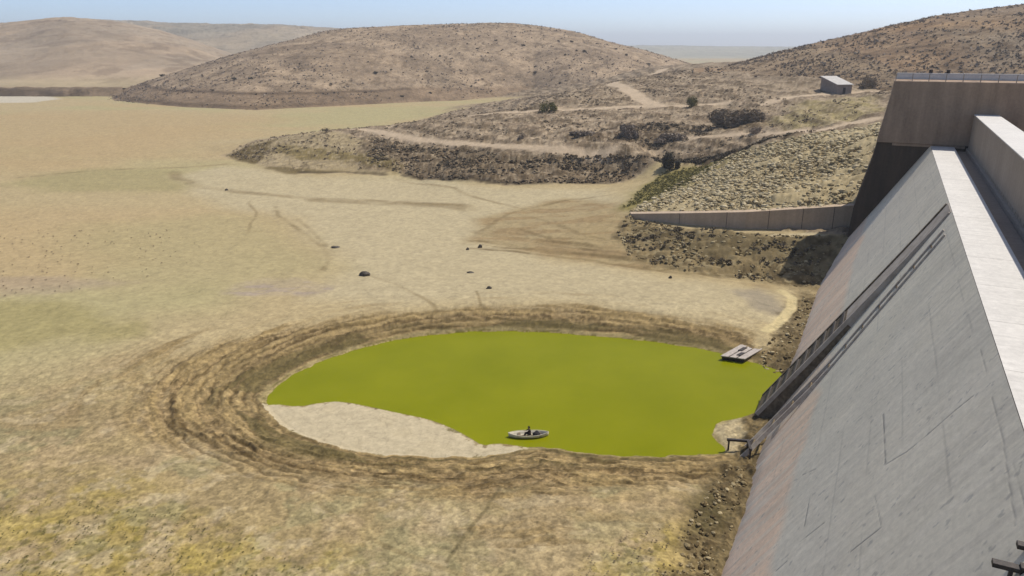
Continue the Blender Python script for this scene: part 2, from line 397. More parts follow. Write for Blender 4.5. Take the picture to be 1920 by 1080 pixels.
# pale silt of the middle distance
C = put(C, alb(196, 181, 152), zone(poly([(330, 330), (420, 310), (560, 332), (740, 332), (900, 348), (1150, 352), (1160, 400), (1000, 470), (1250, 520), (1450, 545), (1470, 600), (1100, 566), (800, 570), (600, 560), (640, 480), (560, 410), (420, 390)]), 5, 6, 0.04) * 0.9)
C = put(C, alb(191, 168, 131), zone(poly([(-400, 400), (200, 420), (300, 450), (260, 500), (60, 545), (-400, 560)]), 5, 7, 0.07) * 0.75)
C = put(C, alb(178, 167, 128), zone(poly([(150, 420), (400, 400), (600, 450), (620, 500), (400, 560), (200, 520)]), 8, 7, 0.05) * 0.5)
C = put(C, alb(166, 154, 108), zone(poly([(-400, 560), (100, 560), (230, 585), (250, 625), (80, 650), (-400, 670)]), 3, 4, 0.12) * 0.75)
C = put(C, alb(176, 160, 150), (0.35 + 0.65 * sstep(0.45, 0.6, fbm(X * .25, Y * .9, 4, 55))) * zone(poly([(395, 548), (440, 530), (560, 522), (640, 535), (590, 552), (480, 556)]), 1.5, 2.5, 0.2) * 0.85)
C = put(C, alb(168, 150, 136), zone(poly([(-400, 522), (120, 518), (260, 530), (60, 548), (-400, 556)]), 2, 3, 0.2) * 0.5)
# near floor: mottled low weeds on mud
nearw = 1 - sstep(82, 100, RR + (n_mid - 0.5) * 20)
C = put(C, alb(172, 151, 114), nearw * 0.9)
near2 = 1 - sstep(58, 74, RR + (n_mid - 0.5) * 24)
yz = np.maximum(zone(poly([(-500, 900), (120, 925), (330, 960), (520, 1010), (640, 1090), (600, 1200), (-600, 1200)]), 4, 5, 0.12), zone(poly([(1120, 1030), (1230, 990), (1300, 985), (1280, 1100), (1050, 1120)]), 1.5, 2, 0.2) * 0.8)
C = put(C, alb(162, 143, 110), nearw * sstep(0.46, 0.60, fbm(X * 0.12, Y * 0.12, 5, 40)) * 0.6)
C = put(C, alb(176, 156, 96), yz * sstep(0.38, 0.56, fbm(X * 0.2, Y * 0.2, 5, 41)) * 0.75)
C = put(C, alb(176, 162, 128), zone(poly([(760, 985), (900, 945), (1080, 935), (1260, 950), (1240, 1010), (1060, 1060), (820, 1080), (700, 1060)]), 3, 4, 0.15) * 0.75)
C = put(C, alb(158, 150, 116), nearw * sstep(0.54, 0.66, fbm(X * 0.25, Y * 0.25, 5, 42)) * 0.55)
C = put(C, alb(182, 160, 128), nearw * sstep(0.52, 0.66, fbm(X * 0.3 + 40, Y * 0.3, 5, 43)) * 0.6)
C = put(C, alb(192, 174, 144), nearw * sstep(0.60, 0.72, fbm(X * 0.5 + 9, Y * 0.5, 4, 45)) * 0.6)
C = put(C, alb(118, 110, 60), yz * sstep(0.66, 0.72, fbm(X * 2.0, Y * 2.0, 3, 44)) * 0.6)
C = put(C, alb(172, 152, 78), yz * sstep(0.58, 0.70, fbm(X * 0.9, Y * 0.9, 4, 46)) * 0.4)
# fan of old shorelines in front of the toe wall
fan = zone(poly([(870, 455), (900, 410), (960, 392), (1060, 372), (1150, 390), (1180, 440), (1440, 500), (1440, 532), (1250, 514), (1000, 474)]), 2.5, 2, 0.1)
C = put(C, alb(168, 148, 112), fan * 0.75)
C = put(C, alb(158, 134, 100), fan * sstep(0.5, 0.66, fbm(X * 0.12, Y * 0.3, 4, 51)) * 0.7)
dF = dline(X, Y, poly([(800, 455), (880, 463), (960, 471), (1100, 489), (1250, 509), (1470, 530)], 2.1)) + (fbm(X * .05, Y * .05, 4, 78) - .5) * 9.0
fan_ph = (dF / 3.1 + 0.5 * np.sin(dF / 2.3)) * 2 * math.pi
fan_led = fan * (1 - sstep(9, 16, dF))
C = put(C, alb(120, 101, 70), fan_led * sstep(0.5, 0.98, np.cos(fan_ph)) * sstep(0.40, 0.62, fbm(X * .09, Y * .09, 3, 79)) * 0.75)
C = put(C, alb(186, 166, 132), fan_led * sstep(0.5, 0.98, -np.cos(fan_ph)) * 0.25 * sstep(0.40, 0.62, fbm(X * .09 + 7, Y * .09, 3, 80)))
line_noise = 0.35 + 0.65 * sstep(0.35, 0.6, fbm(X * 0.15, Y * 0.15, 3, 77))
for k, pts in enumerate([[(880, 465), (960, 470), (1100, 488), (1250, 508), (1445, 524)], [(930, 462), (1040, 470), (1150, 484), (1300, 503), (1450, 515)], [(1000, 455), (1100, 470), (1200, 485), (1320, 496), (1460, 507)], [(975, 430), (1040, 455), (1130, 470)], [(1000, 410), (1080, 445), (1180, 466), (1280, 484)], [(890, 440), (960, 400), (1080, 372), (1140, 372)]]):
    C = put(C, alb(116, 98, 68), track(pts, 0.25, 0.7, 2.1, 1.2) * line_noise * (0.75 if k < 3 else 0.4))
for pts, w, s in [([(520, 385), (522, 402), (560, 432), (605, 465), (617, 488), (608, 505)], 0.15, 0.8), ([(560, 410), (590, 440), (610, 462)], .15, .6), ([(690, 517), (740, 533), (790, 560), (815, 575), (835, 620)], 0.12, 0.4), ([(325, 322), (330, 335), (380, 350), (430, 358), (560, 368), (700, 374), (860, 384)], 0.6, 2.0),
                  ([(600, 372), (720, 378), (850, 385), (880, 392)], 1.5, 3.0), ([(740, 333), (850, 352), (930, 380), (985, 393), (1060, 376), (1110, 372)], 0.25, 0.8), ([(40, 332), (200, 318), (420, 308)], 0.5, 1.5), ([(470, 375), (480, 398), (460, 440)], .1, .5), ([(895, 545), (915, 585), (918, 615)], .1, .3), ([(830, 580), (828, 615)], .1, .3)]:
    C = put(C, alb(140, 122, 90), track(pts, w, s, 2, 1.0) * line_noise * 0.62)
# ring of dried weed and mud round the pool
ang = np.arctan2(Y - pc[1], X - pc[0]) * 30
t_ring = np.where((s_ring > 0) & (s_pool <= 0), np.clip(-s_pool / np.maximum(-s_pool + s_ring, 1e-3), 0, 1), np.where(s_pool > 0, 0, 1))
n_str = fbm(-s_pool * 1.6, ang * 0.22, 5, 61, 0.6); n_str2 = fbm(-s_pool * 0.7 + 30, ang * 0.10, 4, 62)
n_clod = fbm(X * 1.3, Y * 1.3, 4, 63, 0.6)
ring = (s_ring > -6) & (s_pool <= 0.3)
ringw = np.where(ring, 1 - sstep(0.62, 1.0, t_ring + (n_mid - 0.5) * 0.5 + (n_str2 - .5) * .5), 0)
C = put(C, alb(158, 134, 98), ringw * 0.88)
C = put(C, alb(104, 86, 56), ringw * sstep(0.50, 0.66, n_str) * 0.85)
C = put(C, alb(88, 72, 46), ringw * sstep(0.52, 0.64, n_clod) * 0.7)
C = put(C, alb(84, 68, 44), np.where(ring & (Y > pc[1]), ringw * (1 - sstep(.25, .6, t_ring)), 0) * sstep(0.35, 0.55, n_str) * 0.6)
C = put(C, alb(178, 155, 112), ringw * sstep(0.52, 0.64, 1 - n_str2) * 0.55)
ringx = np.where(ring, 1 - sstep(0.75, 1.0, t_ring + (n_mid - .5) * .4), 0)
s_w = -s_pool + (n_sm - .5) * 1.1 + (n_mid - .5) * 1.6
rid = np.cos(s_w * 2 * math.pi / 1.25) * 0.5 + 0.5
rid_m = ringx * sstep(0.36, 0.58, fbm(-s_pool * 0.4 + 9, ang * 0.16, 4, 64))
C = put(C, alb(92, 75, 48), rid_m * rid ** 5 * 0.75)
C = put(C, alb(186, 163, 122), rid_m * (1 - rid) ** 5 * 0.4)
C = put(C, alb(112, 100, 66), np.where(ring, sstep(0.0, 0.1, t_ring) * (1 - sstep(0.22, 0.5, t_ring)), 0) * sstep(0.4, 0.6, n_str2) * 0.8)
shore = np.where(s_pool <= 0.3, 1 - sstep(0.15, 0.75, -s_pool + (n_sm - .5) * 0.9), 0) * (s_pool > -1.6)
C = put(C, alb(176, 160, 118), shore * 0.75)
C = put(C, alb(104, 94, 52), np.exp(-((s_pool + 0.10) / 0.16) ** 2) * sstep(0.42, 0.55, n_sm) * 0.8)
flat = sstep(-0.08, 0.12, s_flat + (n_fine - .5) * 1.6 + (n_sm - .5) * 1.2) * (s_pool > -0.5)
C = put(C, alb(206, 191, 166), flat)
C = put(C, alb(192, 176, 148), flat * sstep(0.5, 0.7, n_sm) * 0.25)
C = put(C, alb(120, 116, 30), np.where((s_pool > 0.2) & (s_flat < 0), 1.0, 0))
# silt right of the pool and sandy tongue at the foot of the dam
C = put(C, alb(190, 172, 138), track([(1432, 612), (1438, 632), (1430, 642)], 0.9, 0.8, 1.2) * 0.8)
C = put(C, alb(150, 140, 130), zone(poly([(1370, 545), (1420, 535), (1465, 548), (1470, 580), (1420, 575)]), 1.5, 1.5, 0.3) * 0.7)
footw = (1 - sstep(8.2, 10.8, v_ + (n_sm - .5) * 3)) * sstep(20, 30, u_) * (1 - sstep(118, 124, u_)) * (v_ > 4)
C = put(C, alb(124, 108, 80), footw * 0.9 * (s_pool < 0.2))
C = put(C, alb(84, 70, 48), footw * sstep(0.5, 0.62, n_clod) * 0.7 * (s_pool < 0.2))
C = put(C, alb(196, 180, 150), zone(poly([(1335, 798), (1385, 780), (1400, 800), (1380, 850), (1370, 850)], 0.3), .5, .5, .5) * 0.8)
C = put(C, alb(88, 80, 52), zone(poly([(1285, 920), (1330, 900), (1375, 930), (1340, 985), (1295, 985)]), 1.2, 1.5, 0.5) * 0.7)
C = put(C, alb(214, 196, 156), track([(1466, 543), (1486, 554), (1484, 574), (1458, 602), (1438, 614)], 0.55, 0.4, 1.6))
# below the toe wall, headland, grass hollow, stone slope
toe = zone(TOE, 1.5, 2.0, 0.2)
C = put(C, alb(146, 128, 96), toe * 0.9)
C = put(C, alb(92, 78, 54), toe * sstep(0.50, 0.64, n_sm) * 0.8)
C = put(C, alb(176, 160, 128), toe * sstep(0.60, 0.70, fbm(X * 0.8 + 3, Y * .8, 4, 81)) * 0.6)
rough_zone = zone(poly([(1190, 420, 4), (1300, 440, 5), (1560, 445, 5.6), (1540, 480, 4), (1450, 490, 3.2), (1300, 478, 3.6), (1210, 445, 4)]), 1.5, 2, 0.2)
C = put(C, alb(96, 84, 58), rough_zone * 0.5)
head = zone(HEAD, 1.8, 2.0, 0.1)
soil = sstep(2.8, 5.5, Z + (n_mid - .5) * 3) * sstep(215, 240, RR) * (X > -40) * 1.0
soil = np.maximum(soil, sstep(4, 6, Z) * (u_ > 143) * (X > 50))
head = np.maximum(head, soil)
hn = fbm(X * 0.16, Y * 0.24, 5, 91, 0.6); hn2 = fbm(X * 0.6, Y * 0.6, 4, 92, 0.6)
C = put(C, alb(166, 147, 127), head)
C = put(C, alb(136, 117, 98), head * sstep(0.47, 0.60, hn) * 0.8)
C = put(C, alb(104, 88, 68), head * sstep(0.56, 0.66, hn2) * 0.7)
C = put(C, alb(186, 166, 146), head * sstep(0.58, 0.68, fbm(X * 0.5 + 50, Y * .5, 4, 93)) * 0.6)
tip = zone(poly([(420, 292, 2), (500, 311, 2.2), (560, 324, 2.2), (640, 320, 2.4), (720, 324, 2.6), (740, 300, 4.5), (690, 268, 7), (640, 247, 8.3), (560, 250, 6), (480, 270, 3)]), 2.0, 2.5, 0.1)
C = put(C, alb(176, 158, 126), tip * 0.85)
bank = zone(poly([(660, 300, 4.4), (700, 318, 2.8), (740, 322, 2.6), (830, 335, 2.4), (950, 345, 2.3), (1080, 343, 2.5), (1180, 334, 3.2), (1240, 318, 4.4), (1220, 282, 10), (1100, 284, 9), (950, 282, 8.8), (850, 276, 8.6), (760, 266, 8.4), (690, 256, 8.0)]), 1.5, 2, 0.15)
C = put(C, alb(134, 116, 95), bank * 0.8)
C = put(C, alb(92, 77, 58), bank * sstep(0.5, 0.64, hn2) * 0.65)
C = put(C, alb(128, 112, 68), zone(poly([(520, 272, 5), (600, 278, 5.5), (690, 284, 5.8), (760, 306, 4.5), (740, 320, 3), (660, 302, 4), (560, 296, 4), (520, 286, 4)]), 1.8, 2.5, 0.12) * 0.8)
C = put(C, alb(112, 96, 60), zone(poly([(500, 316, 2), (560, 316, 2.4), (640, 320, 2.3), (600, 326, 2), (540, 326, 2)]), 1.2, 2.0, 0.15) * 0.8)
C = put(C, alb(104, 88, 50), zone(poly([(424, 291, 2), (470, 276, 3.2), (520, 262, 5.2), (505, 274, 4.2), (498, 290, 3.4), (480, 306, 2.3), (450, 303, 2)]), 1.0, 1.2, 0.25) * 0.9)
for pts, w in [([(900, 340, 2.5), (1000, 342, 2.6), (1150, 334, 3.4)], .8), ([(760, 326, 2.5), (840, 336, 2.4), (920, 343, 2.3)], .8), ([(560, 322, 2.2), (650, 320, 2.4), (720, 326, 2.3)], .6), ([(850, 284, 7.5), (1000, 290, 7.6), (1130, 288, 8.4)], 1.0)]:
    C = put(C, alb(66, 54, 38), track(pts, w, 1.2, 2, 1.5) * 0.7)
grass = zone(poly([(1160, 394, 3.8), (1190, 358, 4.4), (1235, 326, 5.0), (1320, 300, 8.8), (1420, 280, 13.6), (1400, 308, 10.5), (1330, 336, 8), (1260, 372, 5.8), (1210, 400, 5.0)]), 2.5, 2.5, 0.15)
C = put(C, alb(142, 130, 72), grass * 0.9); C = put(C, alb(104, 96, 46), grass * sstep(0.48, 0.62, n_sm) * 0.8)
rip = zone(RIP, 3.0, 2.5, 0.15) * (1 - 0.7 * grass)
C = put(C, alb(196, 178, 144), rip); C = put(C, alb(136, 120, 92), rip * sstep(0.5, 0.62, fbm(X * 1.0, Y * 1.0, 4, 95)) * 0.5)
upg = zone(poly([(1440, 225, 18), (1490, 192, 20.6), (1640, 180, 22), (1655, 225, 19.6), (1560, 232, 19), (1480, 240, 17.5)]), 3, 4, 0.08)
C = put(C, alb(160, 146, 102), upg * 0.75)
C = put(C, alb(112, 92, 66), zone(poly([(1330, 236, 15), (1350, 214, 16.6), (1400, 206, 17.6), (1450, 222, 17.4), (1430, 240, 16)]), 2, 2, 0.15) * 0.8)
C = put(C, alb(90, 74, 55), zone(poly([(1060, 262, 11.2), (1160, 226, 15), (1240, 222, 15.5), (1340, 236, 15), (1330, 246, 14.4), (1180, 262, 12)]), 2, 2.5, 0.15) * sstep(0.36, 0.52, hn2) * 0.95)  # dark patchy bank, broken up by noise
C = put(C, alb(92, 76, 56), zone(poly([(1230, 276, 11), (1400, 256, 15), (1500, 258, 17.2), (1470, 272, 15.4), (1380, 284, 12), (1280, 302, 8)]), 2, 2, 0.15) * sstep(0.36, 0.52, hn2) * 0.95)
C = put(C, alb(92, 76, 56), track([(765, 232, 10.2), (860, 218, 12.8), (940, 207, 14.6), (1005, 200, 15.8)], 1.2, 2.0, 2, 1.5) * 0.75)
C = put(C, alb(206, 190, 160), track([(1452, 438, 5.7), (1510, 436, 6), (1540, 438, 6)], 0.5, 0.5, 2, .3))
PATHS = [([(1270, 256, 12.6), (1350, 250, 14), (1430, 244, 15.8), (1520, 240, 18.6), (1640, 236, 18.8)], 1.3),
         ([(655, 241, 8.6), (700, 246, 8.7), (760, 258, 8.8), (850, 268.5, 9), (950, 275, 9.3), (1050, 278, 9.6), (1150, 277, 10.2)], 1.5),
         ([(880, 216, 13.2), (940, 211, 14.3), (1000, 208, 15), (1100, 203.5, 16), (1200, 199, 17), (1300, 196, 18), (1365, 194, 18.6)], 1.5),
         ([(1230, 198, 17.2), (1205, 186, 18.4), (1180, 170, 20.2), (1150, 156, 21), (1195, 140, 22.6), (1250, 128, 24)], 2.6),
         ([(1430, 188, 20.8), (1550, 176, 22), (1665, 170, 22.8)], 1.6)]
pmask = np.zeros(X.shape)
for pts, w in PATHS: pmask = np.maximum(pmask, track(pts, w, 1.6, 2, 2.2))
C = put(C, alb(208, 186, 164), pmask * 0.92)
# everything mottled a little
n_grain = fbm(X * 4.5, Y * 4.5, 3, 7, 0.7)
C = put(C, alb(150, 132, 98), track([(560, 915), (600, 945), (650, 990), (740, 1030), (860, 1075)], .12, .25, 2, .3) * 0.5)
C = put(C, alb(112, 100, 72), track([(835, 1050), (870, 1000), (905, 955), (935, 905)], .06, .2, 2, .3) * 0.6)
near3 = 1 - sstep(80, 120, RR)
calm = 1 - 0.75 * flat
C *= (1 + 0.8 * (n_sm - .5) * (0.25 + 0.2 * near3) * calm)[..., None] * (1 + (n_fine - .5) * (0.3 + 0.55 * near3) * calm)[..., None] * (1 + (n_grain - .5) * 0.9 * near3 * (1 - flat * .7))[..., None]
# relief
rel = (n_sm - .5) * 0.10 + (n_mid - .5) * 0.12
rel *= (s_pool < 0) * 1.0
rel += np.where(ring & (s_pool < -0.2), ((n_str - .5) * 0.55 + (n_clod - .5) * 0.35) * ringw * sstep(0.2, 2.5, -s_pool), 0)
rel += np.where(s_pool < -0.4, rid_m * (0.5 - rid) * 0.16, 0)
rel += near2 * (n_fine - .5) * 0.10
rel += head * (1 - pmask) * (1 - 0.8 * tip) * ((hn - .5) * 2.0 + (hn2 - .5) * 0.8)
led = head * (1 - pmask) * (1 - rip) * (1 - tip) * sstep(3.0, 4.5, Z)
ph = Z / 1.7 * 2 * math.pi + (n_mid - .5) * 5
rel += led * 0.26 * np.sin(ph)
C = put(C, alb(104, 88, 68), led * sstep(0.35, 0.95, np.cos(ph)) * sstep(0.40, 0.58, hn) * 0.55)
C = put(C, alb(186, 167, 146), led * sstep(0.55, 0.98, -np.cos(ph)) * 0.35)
hg = fbm(X * 1.1, Y * 1.1, 3, 191, 0.7)
C = put(C, alb(96, 81, 62), head * (1 - pmask) * (1 - rip) * sstep(0.60, 0.70, hg) * 0.55)
C = put(C, alb(200, 182, 160), head * (1 - pmask) * (1 - rip) * sstep(0.60, 0.70, 1 - hg) * 0.4)
rel += bank * ((fbm(X * 0.35, Y * 0.9, 4, 97) - .5) * 1.4)
rel += fan_led * 0.09 * np.sin(fan_ph)
rel += (toe + fan * 0.25) * ((hn2 - .5) * 1.0 + (fbm(X * 0.08, Y * 1.2, 3, 98) - .5) * 0.6)
rel += rip * (fbm(X * 0.9, Y * 0.9, 4, 99) - .5) * 0.7 + grass * (n_sm - .5) * 0.4 + footw * (n_clod - .5) * 0.6 * (s_pool < 0)
Zf = Z + rel
Zf = np.where(s_pool > 0.0, Z, Zf)
V = np.stack([X, Y, Zf], -1).reshape(-1, 3); CC = C.reshape(-1, 3)
idx = np.arange(nr * nc).reshape(nr, nc)
F = np.stack([idx[:-1, :-1], idx[:-1, 1:], idx[1:, 1:], idx[1:, :-1]], -1).reshape(-1, 4)
def face_mean(a): return 0.25 * (a[:-1, :-1] + a[:-1, 1:] + a[1:, 1:] + a[1:, :-1]).ravel()
fm_head = face_mean(zone(HEAD, 0.3, 2.0, 0.1)) > 0.5
fm_path = face_mean(pmask) > 0.5
fm_flat = (face_mean(flat) > 0.5)
def submesh(mask, name, mat, kind='structure'):
    f = F[mask]; used, inv = np.unique(f, return_inverse=True)
    o = link(name, mesh_np(name, V[used], inv.reshape(-1, 4), CC[used]), mat); o['kind'] = kind; return o
submesh(~(fm_head | fm_path | fm_flat), 'ground', M_ground)
submesh(fm_head & ~fm_path, 'headland', M_head)
submesh(fm_path, 'dirt_track', M_ground)
submesh(fm_flat & ~fm_path, 'mud_flat', M_ground)

# ------------------------------------------------------------------ water
m, nt, b = new_mat('green_water')
ge = nt.nodes.new('ShaderNodeNewGeometry')
n1 = noise_node(nt, ge.outputs['Position'], 0.10, 5, 0.6)
r1 = ramp(nt, n1.outputs[0], [(0.3, tuple(lin(130, 133, 5, 0.75))), (0.7, tuple(lin(141, 142, 14, 0.76)))])
nt.links.new(r1.outputs[0], b.inputs['Base Color']); b.inputs['Roughness'].default_value = 0.3; b.inputs['Specular IOR Level'].default_value = 0.03
n2 = noise_node(nt, ge.outputs['Position'], 1.4, 4, 0.6)
bp = nt.nodes.new('ShaderNodeBump'); bp.inputs['Strength'].default_value = 0.3; bp.inputs['Distance'].default_value = 0.05
nt.links.new(n2.outputs[0], bp.inputs['Height']); nt.links.new(bp.outputs[0], b.inputs['Normal'])
bm = bmesh.new()
outer = pc + (POOL - pc) * 1.04
bm.faces.new([bm.verts.new((p[0], p[1], 0.0)) for p in outer])
bmesh.ops.triangulate(bm, faces=bm.faces)
me = bm_mesh('water', bm)
if me.polygons[0].normal.z < 0: me.flip_normals()
link('water', me, m)['kind'] = 'structure'

# ------------------------------------------------------------------ hills
def hill(name, cols, d_base, d_crest, zb, prof, color_fn, mat, t_end=1.7, nt_=220, power=1.0, rough=1.0, nx=520):
    """dome whose skyline follows measured points; cols = photograph columns spanned"""
    pxs = np.linspace(cols[0], cols[1], nx)
    db = np.interp(pxs, *zip(*d_base)) if isinstance(d_base, list) else np.full(nx, float(d_base))
    dc = np.interp(pxs, *zip(*d_crest)) if isinstance(d_crest, list) else np.full(nx, float(d_crest))
    pp = np.array(prof, float); yc = np.interp(pxs, pp[:, 0], pp[:, 1])
    k = np.ones(9) / 9; ypad = np.concatenate([np.full(4, yc[0]), yc, np.full(4, yc[-1])]); yc = np.convolve(ypad, k, 'valid')
    t = np.linspace(0, t_end, nt_)[:, None]
    d = db + t * (dc - db)
    zc = CAM_Z + (HZ - yc) * dc / 1471.0
    f = np.where(t < 1, np.sin(np.clip(t, 0, 1) * math.pi / 2) ** power, np.cos((t - 1) * math.pi / 2 * 0.9))
    z = zb + (zc - zb) * f
    top = ((z - CAM_Z) / d).max(0); want = (HZ - yc) / 1471.0          # keep the skyline where it was measured
    z = z + (want - top) * d * np.clip(f, 0, 1)
    x = (pxs - 960) / 1400.0 * (d * cp + (CAM_Z - z) * sp)
    y = d + 0 * x
    n1 = fbm(x * 0.02, y * 0.02, 5, 201, 0.55); n2 = fbm(x * 0.12, y * 0.12, 4, 202, 0.6)
    amp = sstep(0, 0.15, t) * (1 - 0.85 * np.exp(-((t - 1) / 0.25) ** 2))
    z2 = z + ((n1 - .5) * 7 * amp + (n2 - .5) * 1.6) * rough * np.clip(f, 0.05, 1)
    Vh = np.stack([x, y, z2], -1).reshape(-1, 3)
    ii = np.arange(nt_ * nx).reshape(nt_, nx)
    Fh = np.stack([ii[:-1, :-1], ii[:-1, 1:], ii[1:, 1:], ii[1:, :-1]], -1).reshape(-1, 4)
    col = color_fn(x, y, z2, t + 0 * x, pxs[None, :] + 0 * x) * np.array([1.12, 1.10, 1.05])
    o = link(name, mesh_np(name, Vh, Fh, col.reshape(-1, 3)), mat); o['kind'] = 'structure'
    return dict(x=x, y=y, z=z2, t=t + 0 * x, px=pxs)

def col_mid(x, y, z, t, px):
    c = np.zeros(x.shape + (3,)) + alb(163, 144, 127)
    c = put(c, alb(142, 124, 108), sstep(0.45, 0.62, fbm(x * 0.015, y * 0.03, 4, 211)) * 0.7)
    c = put(c, alb(174, 153, 134), sstep(0.5, 0.64, fbm(x * 0.03, y * 0.02, 4, 212)) * 0.5)
    c = put(c, alb(112, 96, 80), sstep(0.56, 0.66, fbm(x * 0.22, y * 0.16, 4, 213, .65)) * 0.6)
    low = 1 - sstep(8.5, 11.5, z + (fbm(x * .05, y * .05, 3, 214) - .5) * 3)
    c = put(c, alb(132, 112, 94), low * 0.7)
    c = put(c, alb(84, 69, 54), np.exp(-((z - 9.5 + (fbm(x * .03, y * .03, 3, 215) - .5) * 1.0) / 0.7) ** 2) * 0.75 * (1 - sstep(700, 860, px)))
    c = put(c, alb(92, 76, 58), np.exp(-((z - 3.2) / 0.9) ** 2) * 0.7 * sstep(180, 240, px) * (1 - sstep(500, 760, px)))
    return c
H1 = hill('hill', (95, 1420), [(95, 560), (190, 535), (350, 475), (480, 455), (640, 490), (800, 530), (1000, 560), (1150, 480), (1250, 520), (1420, 560)],
          [(95, 640), (190, 640), (300, 640), (640, 760), (950, 800), (1250, 760), (1420, 760)], 1.2,
          [(95, 190), (150, 185), (190, 172), (240, 158), (300, 142), (370, 122), (430, 104), (480, 92), (550, 75), (600, 62), (640, 56), (700, 53), (800, 49), (900, 46), (960, 46), (1010, 51), (1060, 58), (1110, 70), (1150, 81), (1200, 92), (1250, 106), (1300, 120), (1350, 126), (1420, 130)], col_mid, M_hill)
def col_left(x, y, z, t, px):
    c = np.zeros(x.shape + (3,)) + alb(172, 155, 140)
    c = put(c, alb(176, 155, 137), sstep(0.45, 0.62, fbm(x * 0.006, y * 0.006, 4, 221)) * 0.6)
    c = put(c, alb(160, 146, 134), sstep(0.48, 0.62, fbm(x * 0.012, y * 0.004, 4, 222)) * 0.6)
    c = put(c, alb(132, 116, 102), sstep(0.52, 0.66, fbm(x * 0.05, y * 0.03, 4, 223, .65)) * 0.6)
    c = put(c, alb(150, 134, 120), sstep(0.45, 0.62, fbm(x * 0.02, y * 0.008, 4, 224)) * 0.5)
    c = put(c, alb(184, 168, 142), (1 - sstep(8, 16, z)) * 0.7)
    return c
hill('far_hill', (-500, 720), [(-500, 620), (720, 640)], [(-500, 1350), (720, 1250)], 6, [(-500, 60), (-200, 52), (0, 47), (50, 43), (100, 37), (130, 36), (180, 41), (240, 48), (300, 59), (360, 76), (420, 96), (500, 116), (720, 135)], col_left, M_far, rough=1.6)
def col_ridge(x, y, z, t, px):
    c = np.zeros(x.shape + (3,)) + alb(160, 148, 136)
    c = put(c, alb(144, 138, 130), sstep(0.45, 0.6, fbm(x * 0.004, y * 0.002, 4, 231)) * 0.8)
    c = put(c, alb(126, 118, 110), sstep(0.52, 0.66, fbm(x * 0.03, y * 0.015, 4, 233, .65)) * 0.6)
    c = put(c, alb(180, 164, 146), sstep(0.52, 0.64, fbm(x * 0.006, y * 0.004, 4, 232)) * 0.5)
    return c
hill('far_ridge', (60, 1000), 1100, 2300, 6, [(60, 46), (150, 39), (220, 42), (330, 46), (450, 49), (520, 49), (640, 56), (760, 62), (1000, 75)], col_ridge, M_far, rough=3)
def col_plateau(x, y, z, t, px):
    c = np.zeros(x.shape + (3,)) + alb(168, 164, 150)
    return put(c, alb(154, 152, 142), sstep(0.45, 0.6, fbm(x * 0.002, y * 0.002, 4, 241)) * 0.7)
hill('plateau', (900, 1750), 2600, 5200, 2, [(900, 88), (1180, 86), (1250, 85.5), (1330, 87), (1470, 88), (1750, 90)], col_plateau, M_far, rough=4)
def col_right(x, y, z, t, px):
    c = np.zeros(x.shape + (3,)) + alb(148, 129, 110)
    c = put(c, alb(138, 112, 90), sstep(0.42, 0.6, fbm(x * 0.03, y * 0.015, 4, 251)) * 0.65)
    c = put(c, alb(128, 116, 106), sstep(1650, 1850, px + (fbm(x * .03, y * .03, 3, 255) - .5) * 300) * 0.6)
    c = put(c, alb(98, 80, 62), sstep(0.55, 0.66, fbm(x * 0.12, y * 0.2, 4, 252, .6)) * 0.75)
    c = put(c, alb(162, 140, 118), sstep(0.56, 0.66, fbm(x * 0.2 + 9, y * 0.2, 4, 253, .6)) * 0.5)
    c = put(c, alb(160, 128, 96), np.exp(-((z - 47 + (fbm(x * .02, y * .02, 3, 254) - .5) * 6) / 2.5) ** 2) * 0.5)
    return c
H2 = hill('right_hill', (1300, 2300), [(1300, 330), (1450, 310), (1700, 270), (2300, 230)], [(1300, 420), (1400, 430), (1660, 430), (1920, 400), (2300, 380)], 21,
          [(1300, 126), (1360, 122), (1395, 114), (1450, 100), (1560, 75), (1660, 53), (1760, 33), (1850, 20), (1920, 11), (2100, -12), (2300, -25)], col_right, M_hill, rough=0.7)

# far shore bank on the left
def bank_strip():
    n = 160; px = np.linspace(-420, 230, n)
    rows = []
    for k, (dy, z) in enumerate([(0, 1.2), (9, 3.4), (19, 6.0), (30, 7.2), (80, 6.0)]):
        d = 585 + dy + 0 * px + (fbm(px * 0.02, px * 0 + k, 3, 261) - .5) * 8
        x = (px - 960) / 1400 * (d * cp + 32 * sp)
        rows.append(np.stack([x, d, z + (fbm(px * 0.06, px * 0 + k * 3, 3, 262) - .5) * 2 * (k > 0)], -1))
    Vb = np.array(rows).reshape(-1, 3); ii = np.arange(5 * n).reshape(5, n)
    Fb = np.stack([ii[:-1, :-1], ii[:-1, 1:], ii[1:, 1:], ii[1:, :-1]], -1).reshape(-1, 4)
    nz = fbm(Vb[:, 0] * 0.1, Vb[:, 1] * .1, 3, 263)
    cb = put(np.zeros((len(Vb), 3)) + alb(140, 120, 100), alb(104, 88, 70), sstep(.4, .6, nz))
    cb[4 * n:] = alb(176, 156, 134); cb[3 * n:4 * n] = alb(140, 120, 98)
    link('far_bank', mesh_np('far_bank', Vb, Fb, cb), M_hill)['kind'] = 'structure'
bank_strip()

